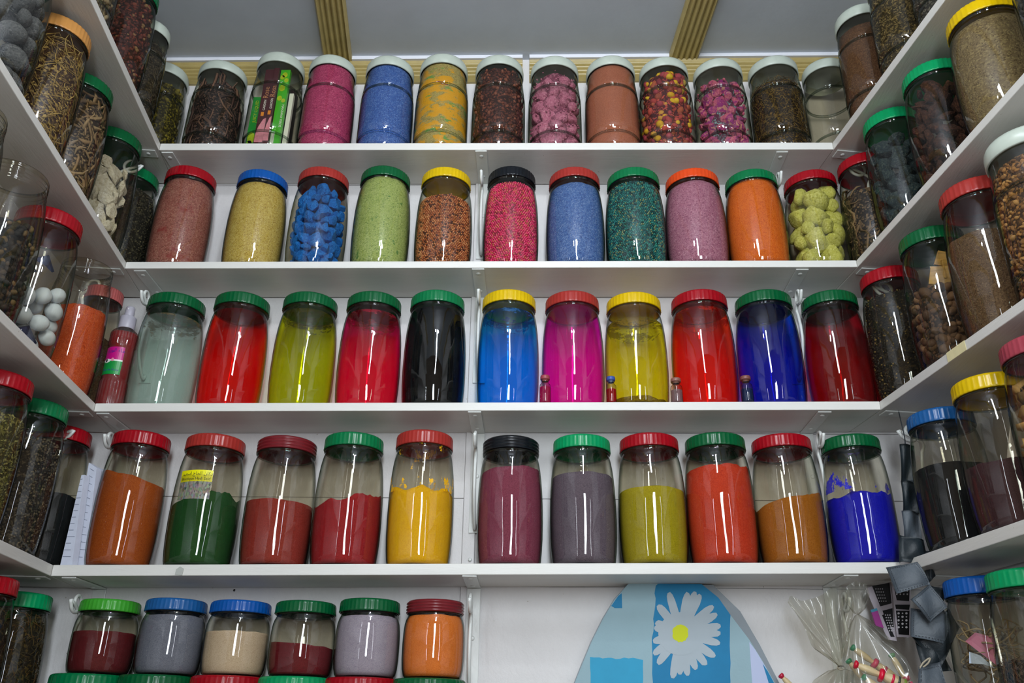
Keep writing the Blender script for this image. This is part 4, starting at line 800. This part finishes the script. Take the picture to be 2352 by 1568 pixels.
# note papers standing at the left end of the fourth shelf
M_paper = plain('note_paper', '#BFC4D4', .6, .05, 60)
for i, (q, lb) in enumerate((([(187, 1091), (194, 1090), (166, 1294), (139, 1294)], 'folded lined paper leaning beside the blue-black powder jar'), ([(204, 1062), (222, 1074), (196, 1294), (170, 1294)], 'taller handwritten sheet standing behind the lined paper'), ([(224, 1072), (232, 1078), (208, 1294), (197, 1294)], 'narrow white sheet pressed against the rust powder jar'))):
    Yp = 1.508 + .016 * i; pts = [atY(x, y, Yp) for x, y in q]; zf = back_z(3, pts[3][0]) + .0004
    for k in (2, 3): pts[k][2] = zf
    e = empty('paper', tuple(pts[3])); tag(e, lb, 'paper', 'papers on the fourth shelf'); o = pts[3]
    V, F = prism([p - o for p in pts], (.004, .012, 0)); mesh('sheet', V, F, M_paper, e)
    for k in range(13):
        f = (k + .7) / 14; a = pts[0] + (pts[3] - pts[0]) * f - o; b = pts[1] + (pts[2] - pts[1]) * f - o; d = b - a; a2 = a + d * (.25 if i else .05); b2 = a + d * random.uniform(.55, .9); V, F = prism([a2 + (0, -.0003, 0), b2 + (0, -.0003, 0), b2 + (0, -.0003, .0009), a2 + (0, -.0003, .0009)], (0, .0003, 0)); mesh('written_line', V, F, plain('grey_ink', '#6A7084', .6), e)

# ironing board under the fourth shelf
def slab(name, q, Y, th, mat, parent, zmax=None, dy=0):
    pts = [atY(x, y, Y) for x, y in q]
    if zmax: 
        for p in pts: p[2] = min(p[2], zmax)
    V, F = prism(pts, (0, th, 0)); return mesh(name, V, F, mat, parent)
zu = back_z(3, .3) - THK[3] - .001
ib = bpy.data.objects.new('ironing_board', None); COL.objects.link(ib); tag(ib, 'pale blue ironing board with daisy print leaning under the fourth shelf', 'ironing board')
outer = [(1455, 1318), (1442, 1335), (1410, 1375), (1383, 1420), (1358, 1470), (1335, 1525), (1318, 1568), (1296, 1640), (1285, 1760), (1870, 1760), (1825, 1640), (1790, 1568), (1745, 1480), (1700, 1403), (1637, 1335), (1615, 1318)]
cover = [(1457, 1318), (1444, 1336), (1412, 1376), (1385, 1421), (1360, 1471), (1337, 1526), (1320, 1568), (1299, 1640), (1288, 1755), (1845, 1755), (1810, 1640), (1780, 1568), (1752, 1518), (1720, 1467), (1678, 1412), (1611, 1335), (1597, 1318)]
slab('board_edge', outer, 1.600, .016, plain('board_grey', '#7E878E', .5), ib, zu); slab('cover', cover, 1.594, .0055, plain('cover_blue', '#8FACB6', .7, .07, 6, .2, 200), ib, zu)
cb, c1, c2 = plain('print_blue', '#0A78A8', .7, .08, 14), plain('print_light_blue', '#2A98C0', .7, .10, 10), plain('print_white', '#A6B2BA', .7, .05, 10)
rag = lambda a, b, n, j: [(a[0] + (b[0] - a[0]) * i / n + random.uniform(-j, j), a[1] + (b[1] - a[1]) * i / n + random.uniform(-j, j)) for i in range(n)]
slab('printed_panel', [(1511, 1318)] + [(1598, 1318), (1611, 1335), (1650, 1372), (1678, 1412)] + rag((1677, 1420), (1677, 1750), 16, 1.2) + rag((1503, 1750), (1498, 1480), 12, 1.5) + rag((1498, 1480), (1507, 1330), 10, 2), 1.5936, .0004, cb, ib, zu)
slab('printed_square', rag((1356, 1510), (1474, 1512), 12, 2) + rag((1476, 1514), (1478, 1640), 8, 1.5) + rag((1478, 1650), (1358, 1650), 8, 2) + rag((1358, 1640), (1356, 1514), 8, 1.5), 1.5936, .0004, c1, ib, zu)
slab('printed_patch', [(1409, 1384), (1420, 1368), (1428, 1362), (1429, 1396), (1412, 1396), (1404, 1391)], 1.5936, .0004, cb, ib, zu)
slab('printed_stripe', [(1721, 1474), (1735, 1492), (1758, 1530), (1770, 1556), (1778, 1600), (1730, 1600)], 1.5936, .0004, plain('print_lilac', '#B4BEDC', .7), ib, zu)
slab('printed_stripe', [(1752, 1524), (1764, 1542), (1778, 1568), (1800, 1620), (1782, 1620)], 1.5933, .0003, cb, ib, zu)
da = bpy.data.objects.new('printed_daisy', None); COL.objects.link(da); da.parent = ib; C0 = (1564, 1455)
ends = [(1525, 345), (1660, 345), (1715, 340), (1752, 360), (1845, 440), (1872, 500), (1898, 585), (1897, 640), (1893, 712), (1858, 808), (1795, 868), (1722, 900), (1660, 945), (1605, 935), (1552, 962), (1445, 860), (1415, 790), (1412, 700), (1420, 600), (1428, 560), (1445, 435)]
for i, (u, v) in enumerate(ends):
    ex, ey = 1050 + u / 3.136, 1250 + v / 3.136; dx, dy = ex - C0[0], ey - C0[1]; L_ = hypot(dx, dy); ux, uy = dx / L_, dy / L_; q = []
    for (f, w_) in ((.0, 7), (.35, 9.5), (.6, 9.5), (.8, 9), (.93, 7), (1.0, 3)): q.append((C0[0] + dx * f - uy * w_, C0[1] + dy * f + ux * w_ + random.uniform(-1, 1)))
    for (f, w_) in ((1.0, 3), (.93, 7), (.8, 9), (.6, 9.5), (.35, 9.5), (.0, 7)): q.append((C0[0] + dx * f + uy * w_, C0[1] + dy * f - ux * w_ + random.uniform(-1, 1)))
    slab('petal', q, 1.5932 - .00001 * i, .0004, c2, da)
slab('petal_base', [(C0[0] + 52 * cos(a * pi / 12), C0[1] + 50 * sin(a * pi / 12)) for a in range(24)], 1.5928, .0004, c2, da)
slab('flower_centre', [(C0[0] - 1 + (18.5 + random.uniform(-2, 2)) * cos(a * pi / 14), C0[1] - 1 + (20.5 + random.uniform(-2, 2)) * sin(a * pi / 14)) for a in range(28)], 1.5925, .0003, plain('print_yellow', '#C8D010', .7), da)
tag(mesh('wall_hole', *lathe([(.0004, 0), (.0018, .0005), (.0022, 0)], 12), plain('dark_hole', '#1A1512', .9), None, True, tuple(atY(538, 1355, WY - .0006)), (pi / 2, 0, 0)), 'small dark nail hole in the wall above the blue-lidded short jars', 'hole')

# chain of grey leather pouches hanging over the right end of the fourth shelf
lp = plain('grey_leather', '#4E565E', .55, .08, 50, .35, 220); ld = plain('dark_leather', '#1C262C', .5, .1, 50, .35, 220); stt = plain('stitch_thread', '#2A3036', .7)
pg = bpy.data.objects.new('pouch_garland', None); COL.objects.link(pg); tag(pg, 'hanging chain of dark grey leather pouches in the right corner', 'pouch garland')
def pad(q, Y, mat, nm='pouch', puff=.006, stitch=True):
    P4 = [atY(x, y, Y) for x, y in q]; N = 8; V = []; F = []
    def pos(u, v, s):
        p = P4[0] * (1 - u) * (1 - v) + P4[1] * u * (1 - v) + P4[2] * u * v + P4[3] * (1 - u) * v; b = (sin(pi * u) * sin(pi * v)) ** .6; p = p.copy(); p[1] += s * (.0012 + puff * b) + .004 * sin(5 * u + 3 * v + Y * 99); return p
    for s in (-1, 1):
        for i in range(N + 1):
            for j in range(N + 1): V.append(pos(i / N, j / N, s))
    M1 = (N + 1) ** 2
    for s in (0, 1):
        for i in range(N):
            for j in range(N): a = s * M1 + i * (N + 1) + j; f = (a, a + 1, a + N + 2, a + N + 1); F.append(f if s else f[::-1])
    bd = [i * (N + 1) for i in range(N + 1)] + [N * (N + 1) + j for j in range(1, N + 1)] + [i * (N + 1) + N for i in range(N - 1, -1, -1)] + [j for j in range(N - 1, 0, -1)]
    for k in range(len(bd)): a, b = bd[k], bd[(k + 1) % len(bd)]; F.append((a, b, b + M1, a + M1))
    o = mesh(nm, V, F, mat, pg, True)
    if stitch:
        mm = []
        for side_ in ((.07, .07, .93, .07), (.93, .07, .93, .93), (.93, .93, .07, .93), (.07, .93, .07, .07)):
            for k in range(11):
                f0, f1 = (k + .15) / 11, (k + .7) / 11; a = pos(side_[0] + (side_[2] - side_[0]) * f0, side_[1] + (side_[3] - side_[1]) * f0, -1); b = pos(side_[0] + (side_[2] - side_[0]) * f1, side_[1] + (side_[3] - side_[1]) * f1, -1); a[1] -= .0003; b[1] -= .0003; mm.append(tube([a, b], .0004, 4))
        V, F = merge(mm); s_ = mesh('stitching', V, F, stt, o); s_['kind'] = 'stuff'
    return o
pad([(2066, 1020), (2101, 1022), (2104, 1110), (2070, 1108)], 1.492, ld, 'strap', .004, False); pad([(2070, 1104), (2106, 1108), (2112, 1180), (2074, 1176)], 1.489, ld, 'strap', .004, False); pad([(2072, 1172), (2112, 1176), (2116, 1246), (2076, 1240)], 1.487, lp, 'strap', .004, False)
pad([(2068, 1228), (2120, 1240), (2138, 1296), (2064, 1290)], 1.470, ld, 'pouch', .014, False); pad([(2112, 1262), (2136, 1268), (2150, 1322), (2132, 1338)], 1.468, ld)
pad([(2138, 1344), (2166, 1352), (2171, 1405), (2130, 1420)], 1.462, ld); pad([(2096, 1462), (2178, 1398), (2206, 1440), (2160, 1530)], 1.466, ld, 'pouch', .016)
pad([(2104, 1470), (2160, 1480), (2186, 1540), (2120, 1545)], 1.474, ld, 'pouch', .012, False)
pad([(2090, 1397), (2177, 1405), (2180, 1481), (2094, 1461)], 1.450, lp); pad([(2033, 1304), (2106, 1290), (2136, 1342), (2062, 1362)], 1.442, lp); pad([(2091, 1376), (2137, 1341), (2173, 1394), (2136, 1428)], 1.430, lp)
pad([(2108, 1532), (2158, 1520), (2186, 1640), (2104, 1650)], 1.440, lp, 'pouch', .012)
V, F = tube(smoothpath([atY(x, y, 1.436) for x, y in ((2112, 1535), (2122, 1520), (2136, 1511), (2132, 1522), (2120, 1532))], 5), .0014, 6); mesh('thread_loop', V, F, plain('pale_thread', '#A49A86', .8), pg, True)
V, F = tube([atY(2080, 1026, 1.492), atY(2078, 1004, 1.50), (atY(2078, 1004, 1.50)[0], 1.505, back_z(2, .6) - THK[2] + .0005)], .001, 6); mesh('hanging_cord', V, F, stt, pg)

# clear plastic bags, painted kohl sticks and henna stencils below the right end of the fourth shelf
pl = glass('clear_plastic', '#F4F2EC', '#C9C5BA', film=.07, rough=.16)
def bagsheet(tie, rim, Y, dep, folds, parent, name, seed, nv=18, nu=60):
    r = random.Random(seed); V = []; F = []; ph = r.uniform(0, 6)
    for s in (-1, 1):
        for i in range(nu + 1):
            u = i / nu * (len(rim) - 1); k = min(int(u), len(rim) - 2); f = u - k; e = np.array(rim[k]) * (1 - f) + np.array(rim[k + 1]) * f
            for j in range(nv + 1):
                v = j / nv; w_ = v ** .8; px = tie[0] + (e[0] - tie[0]) * w_; py = tie[1] + (e[1] - tie[1]) * w_
                y = Y + s * dep * sin(pi * min(1, i / nu)) * w_ * .5 + .006 * w_ * sin(folds * i / nu * 2 * pi + ph + 2.2 * v * s) + .002 * sin(11 * v + 9 * i / nu + s) + .0012 * sin(23 * i / nu + 9 * v); V.append(atY(px, py, y))
    M1 = (nu + 1) * (nv + 1)
    for s in (0, 1):
        for i in range(nu):
            for j in range(nv): a = s * M1 + i * (nv + 1) + j; F.append((a, a + 1, a + nv + 2, a + nv + 1))
    return mesh(name, V, F, pl, parent, True)
bg = bpy.data.objects.new('plastic_bag', None); COL.objects.link(bg); tag(bg, 'crumpled clear plastic bag with flared neck hanging right of the ironing board', 'plastic bag')
bagsheet((1932, 1533), [(1925, 1530), (1905, 1504), (1866, 1488), (1848, 1440), (1826, 1405), (1809, 1384), (1815, 1366), (1842, 1380), (1866, 1374), (1888, 1366), (1908, 1350), (1930, 1346), (1952, 1352), (1962, 1380), (1958, 1420), (1950, 1470), (1940, 1528)], 1.545, .05, 7, bg, 'bag_neck', 3)
bagsheet((1932, 1533), [(1938, 1536), (1985, 1548), (2010, 1590), (2000, 1640), (1930, 1660), (1862, 1650), (1850, 1600), (1868, 1562), (1900, 1540), (1926, 1534)], 1.545, .08, 5, bg, 'bag_body', 5)
V, F = tube(smoothpath([atY(1932 + 8 * cos(a), 1533 + 4 * sin(a), 1.545 - .006 * sin(a)) for a in np.linspace(0, 2 * pi, 14)], 2), .0014, 6); mesh('bag_tie', V, F, plain('pale_thread', '#A49A86', .8), bg, True)
b2 = bpy.data.objects.new('plastic_bag', None); COL.objects.link(b2); tag(b2, 'clear plastic bag holding painted wooden sticks, gathered at its top', 'plastic bag')
bagsheet((1968, 1410), [(1962, 1415), (1935, 1470), (1928, 1530), (1940, 1620), (2010, 1660), (2090, 1640), (2112, 1575), (2080, 1510), (2040, 1462), (2000, 1425), (1972, 1410)], 1.515, .09, 6, b2, 'bag_body', 11)
bagsheet((1968, 1410), [(1960, 1408), (1940, 1380), (1945, 1345), (1965, 1334), (1990, 1340), (1998, 1365), (1990, 1395), (1974, 1411)], 1.515, .03, 4, b2, 'bag_neck', 12)
def stick(tip, end, Y0, Y1, cols, lb, sc=1.0):
    a, b = Vector(atY(*tip, Y0)), Vector(atY(*end, Y1)); d = b - a; L_ = d.length; q = d.to_track_quat('Z', 'Y'); e = bpy.data.objects.new('kohl_stick', None); COL.objects.link(e); e.location = a; e.rotation_euler = q.to_euler(); tag(e, lb, 'kohl stick', 'painted wooden kohl sticks')
    r = .0062 * sc; wood = plain('turned_wood', '#C8B48A', .45, .08, 60)
    V, F = lathe([(.0003, 0), (r * .8, .0006), (r * .95, .003), (r * .7, .006), (r * .55, .007)], 20); mesh('painted_tip', V, F, plain('paint' + cols[0], cols[0], .35), e, True)
    V, F = lathe([(r * .5, .006), (r * .8, .012), (r * .9, .022), (r * .8, .03), (r * .62, .036), (r * .6, .04)], 20); mesh('stick_neck', V, F, wood, e, True)
    V, F = lathe([(r * .6, .039), (r * 1.35, .040), (r * 1.45, .043), (r * 1.35, .046), (r * .8, .047)], 20); mesh('painted_collar', V, F, plain('paint' + cols[1], cols[1], .35), e, True)
    V, F = lathe([(r * .8, .046), (r * 1.1, .052), (r * 1.25, .065), (r * 1.1, max(.08, L_ - .02)), (r * .7, max(.084, L_)), (.0003, max(.085, L_ + .001))], 20); mesh('stick_body', V, F, wood, e, True)
    for k, c in enumerate(cols[2:]):
        zz = .058 + .009 * k; V, F = lathe([(r * 1.2, zz), (r * 1.3, zz + .001), (r * 1.3, zz + .003), (r * 1.2, zz + .004)], 20); mesh('painted_ring', V, F, plain('paint' + c, c, .35), e, True)
stick((1961, 1524), (2075, 1572), 1.500, 1.49, ['#C00A2A', '#D00A32', '#C8103C', '#1C1A18', '#7A9A10', '#D8386A'], 'wooden kohl stick with red tip and red collar, foremost in the bag', 1.25)
stick((1955, 1484), (2045, 1550), 1.515, 1.515, ['#0A7A48', '#C83C5A', '#A81E3C'], 'wooden kohl stick with green tip above the red-tipped one')
stick((1946, 1514), (2010, 1590), 1.525, 1.52, ['#0A7A48', '#C8B48A', '#C83C5A'], 'wooden kohl stick with green tip beside the bag tie')
stick((1980, 1552), (2060, 1610), 1.50, 1.50, ['#0A7A48', '#C00A2A'], 'wooden kohl stick with green tip at the lowest edge of the bag')
stick((2046, 1500), (2090, 1580), 1.525, 1.52, ['#5A8A58', '#B02848', '#C8386A'], 'wooden kohl stick with pale green tip under the stencil cards')
stick((1791, 1548), (1850, 1610), 1.560, 1.560, ['#B01838', '#C8B48A'], 'wooden kohl stick with red tip beside the ironing board', .9)
wc, bk = plain('card_white', '#A8A0A8', .5, .06, 60), plain('stencil_black', '#0A0A0C', .35)
def card(q, Y, lb, blocks, dots):
    e = bpy.data.objects.new('henna_stencil', None); COL.objects.link(e); tag(e, lb, 'stencil'); slab('card', q, Y, .0015, wc, e)
    for b in blocks: slab('printed_block', b, Y - .0005, .0004, bk, e)
    for (cx, cy, r) in dots: slab('printed_motif', [(cx + r * cos(a), cy + r * sin(a)) for a in np.linspace(0, 2 * pi, 9)[:-1]], Y - .0008, .0003, plain('motif_white', '#B8B4B8', .5), e)
card([(1988, 1350), (2046, 1336), (2060, 1472), (2040, 1468), (2022, 1430)], 1.575, 'black henna stencil card with pinkish white border', [[(2003, 1345), (2043, 1338), (2048, 1385), (2022, 1392)], [(2027, 1402), (2050, 1396), (2053, 1440), (2040, 1436)], [(2026, 1412), (2032, 1410), (2055, 1462), (2046, 1462)]],
     [(2012 + 5 * (k % 4) + (k // 4) * 2, 1352 + 7 * (k // 4), 1.3) for k in range(20)] + [(2034 + 5 * (k % 3) + (k // 3) * 1.5, 1412 + 6 * (k // 3), 1.6) for k in range(21)])
card([(2048, 1338), (2092, 1340), (2090, 1464), (2060, 1462)], 1.565, 'narrow henna stencil card with white scroll motifs behind the pouches', [[(2052, 1342), (2090, 1344), (2088, 1380), (2060, 1378)], [(2056, 1388), (2090, 1388), (2088, 1400), (2058, 1398)], [(2058, 1402), (2089, 1402), (2088, 1458), (2064, 1456)]],
     [(2064 + 9 * (k % 3), 1408 + 8 * (k // 3), 2.6 - (k % 2)) for k in range(15)] + [(2060 + 8 * (k % 4), 1350 + 7 * (k // 4), 1.8) for k in range(12)])
e = bpy.data.objects.new('packet', None); COL.objects.link(e); tag(e, 'magenta packet with blue top beside the stencil card', 'packet'); slab('packet_body', [(2002, 1406), (2016, 1402), (2030, 1442), (2012, 1436)], 1.568, .004, plain('packet_magenta', '#8E2A7A', .4), e); slab('packet_top', [(2000, 1400), (2014, 1396), (2016, 1402), (2002, 1406)], 1.568, .004, plain('packet_blue', '#3A7E98', .4), e)

# contents of the blue-lidded jar in the lower right corner and other loose pieces in jars
J = JARS['twinejar']; tw = plain('jute_twine', '#8E7C5E', .85, .15, 200, .4, 400)
mm = []; random.seed(21)
for k in range(9):
    ph = random.uniform(0, 6); zz = J['H'] * random.uniform(.42, .74); pa = []
    for i in range(26):
        a = ph + i * .42; r = J['R'] * random.uniform(.35, .80); pa.append((r * cos(a), r * sin(a), zz + .012 * sin(i * .9 + ph) + random.uniform(-.006, .006)))
    mm.append(tube(smoothpath(pa, 3), .0013, 5))
V, F = merge(mm); put(J, 'twine', V, F, tw, 'tangled coil of jute twine inside the blue-lidded jar in the lower right corner', 'twine', kind='thing')
def leaf(nm, q, mat, lb, cat, th=.001):
    c = np.array([J['x'], J['y'], J['z']]); P_ = []
    for (px, py, dd) in q: v = ray(px, py); v = v / hypot(v[0], v[1]); P_.append(CAM + v * (hypot(J['x'], J['y']) - dd))
    V, F = prism(P_, (.0006, th, .0)); tag(mesh(nm, V, F, mat), lb, cat)
leaf('pink_paper', [(2217, 1472, .045), (2240, 1452, .048), (2277, 1462, .04), (2290, 1530, .03), (2286, 1525, .035)], plain('pink_paper', '#C87A9C', .7, .06, 20), 'folded pink paper inside the blue-lidded jar', 'paper')
leaf('white_paper', [(2226, 1496, .050), (2252, 1505, .050), (2286, 1535, .042), (2260, 1525, .047), (2226, 1523, .05)], plain('white_paper', '#A8B4C4', .7, .06, 20), 'white paper strip under the pink paper in the blue-lidded jar', 'paper')
rocks('round brown nut under twine in jar', ['#4A3622', '#6A4E34', '#7E6244'], frac(.30), .020, .014, 'nut', .95, limit=22, name='nut', cat='nut', group='nuts in the blue-lidded jar', sub=2, smooth=True, noise_a=.02, surf=.8)(J)
J = JARS['plasticbag']; pw = plain('crumpled_white_plastic', '#B8B0A8', .45, .12, 40, .5, 60)
V = []; N = 14; F = []
for i in range(N + 1):
    for j in range(N + 1):
        u, v = i / N, j / N; a = -pi / 2 + .1 + (u - .5) * 1.4 * (1 - v * .8); r = J['R'] * .80 + .006 * sin(9 * u + 4 * v); V.append((r * cos(a), r * sin(a), J['H'] * (.34 + .42 * v) + .008 * sin(7 * u + 3 * v)))
for i in range(N):
    for j in range(N): a = i * (N + 1) + j; F.append((a, a + 1, a + N + 2, a + N + 1))
o = put(J, 'plastic_wrap', V, F, pw, 'stained white plastic wrap on the dark purple powder, right wall', 'plastic wrap', kind='thing'); sm = o.modifiers.new('t', 'SOLIDIFY'); sm.thickness = .0008
J = JARS['mothball']; fo = plain('blue_foil', '#16204A', .25, .1, 60, metallic=.6)
for (a0_, z0_, s_) in ((-1.9, .56, 1), (-1.2, .60, .8), (-1.3, .10, 1)):
    V, F = prism([(J['R'] * .85 * cos(a0_), J['R'] * .85 * sin(a0_), 0), (J['R'] * .85 * cos(a0_ + .5 * s_), J['R'] * .85 * sin(a0_ + .5 * s_), .012), (J['R'] * .8 * cos(a0_ + .9 * s_), J['R'] * .8 * sin(a0_ + .9 * s_), -.012), (J['R'] * .8 * cos(a0_ + .5 * s_), J['R'] * .8 * sin(a0_ + .5 * s_), -.004)], (.001, .004, .004)); V = [(x, y, z + z0_ * J['H']) for x, y, z in V]
    put(J, 'foil_scrap', V, F, fo, 'dark blue foil scrap among the white balls, %s' % ('near the bottom' if z0_ < .2 else 'resting high on the glass' if s_ == 1 else 'smaller, high on the glass'), 'foil', kind='thing', smooth=False)
J = JARS['chunks']
m_ = plain('zebra_wood', '#A47E38', .6, .35, 18, .3, 90, stretch=(1, 1, 8))
for k, (a, zf, s) in enumerate(((-2.0, .62, .019), (-1.5, .66, .021), (-1.0, .60, .018), (-1.75, .74, .015), (-1.2, .75, .016))):
    V, F = prism([(-s, -.003, -s * .7), (s * .8, -.003, -s), (s, -.003, s * .8), (-s * .7, -.003, s)], (0, .006, 0)); r = J['R'] * .74
    o = mesh('wood_piece', V, F, m_, None, False, (J['x'] + r * cos(a), J['y'] + r * sin(a), J['z'] + zf * J['H']), (random.uniform(-.3, .3), random.uniform(-.6, .6), a + pi / 2)); bevel(o, .001)
    tag(o, 'striped yellow wood piece above the brown lumps, %s' % ['leftmost', 'middle of the lower ones', 'rightmost', 'upper left', 'upper right'][k], 'wood piece', 'wood pieces above brown lumps')
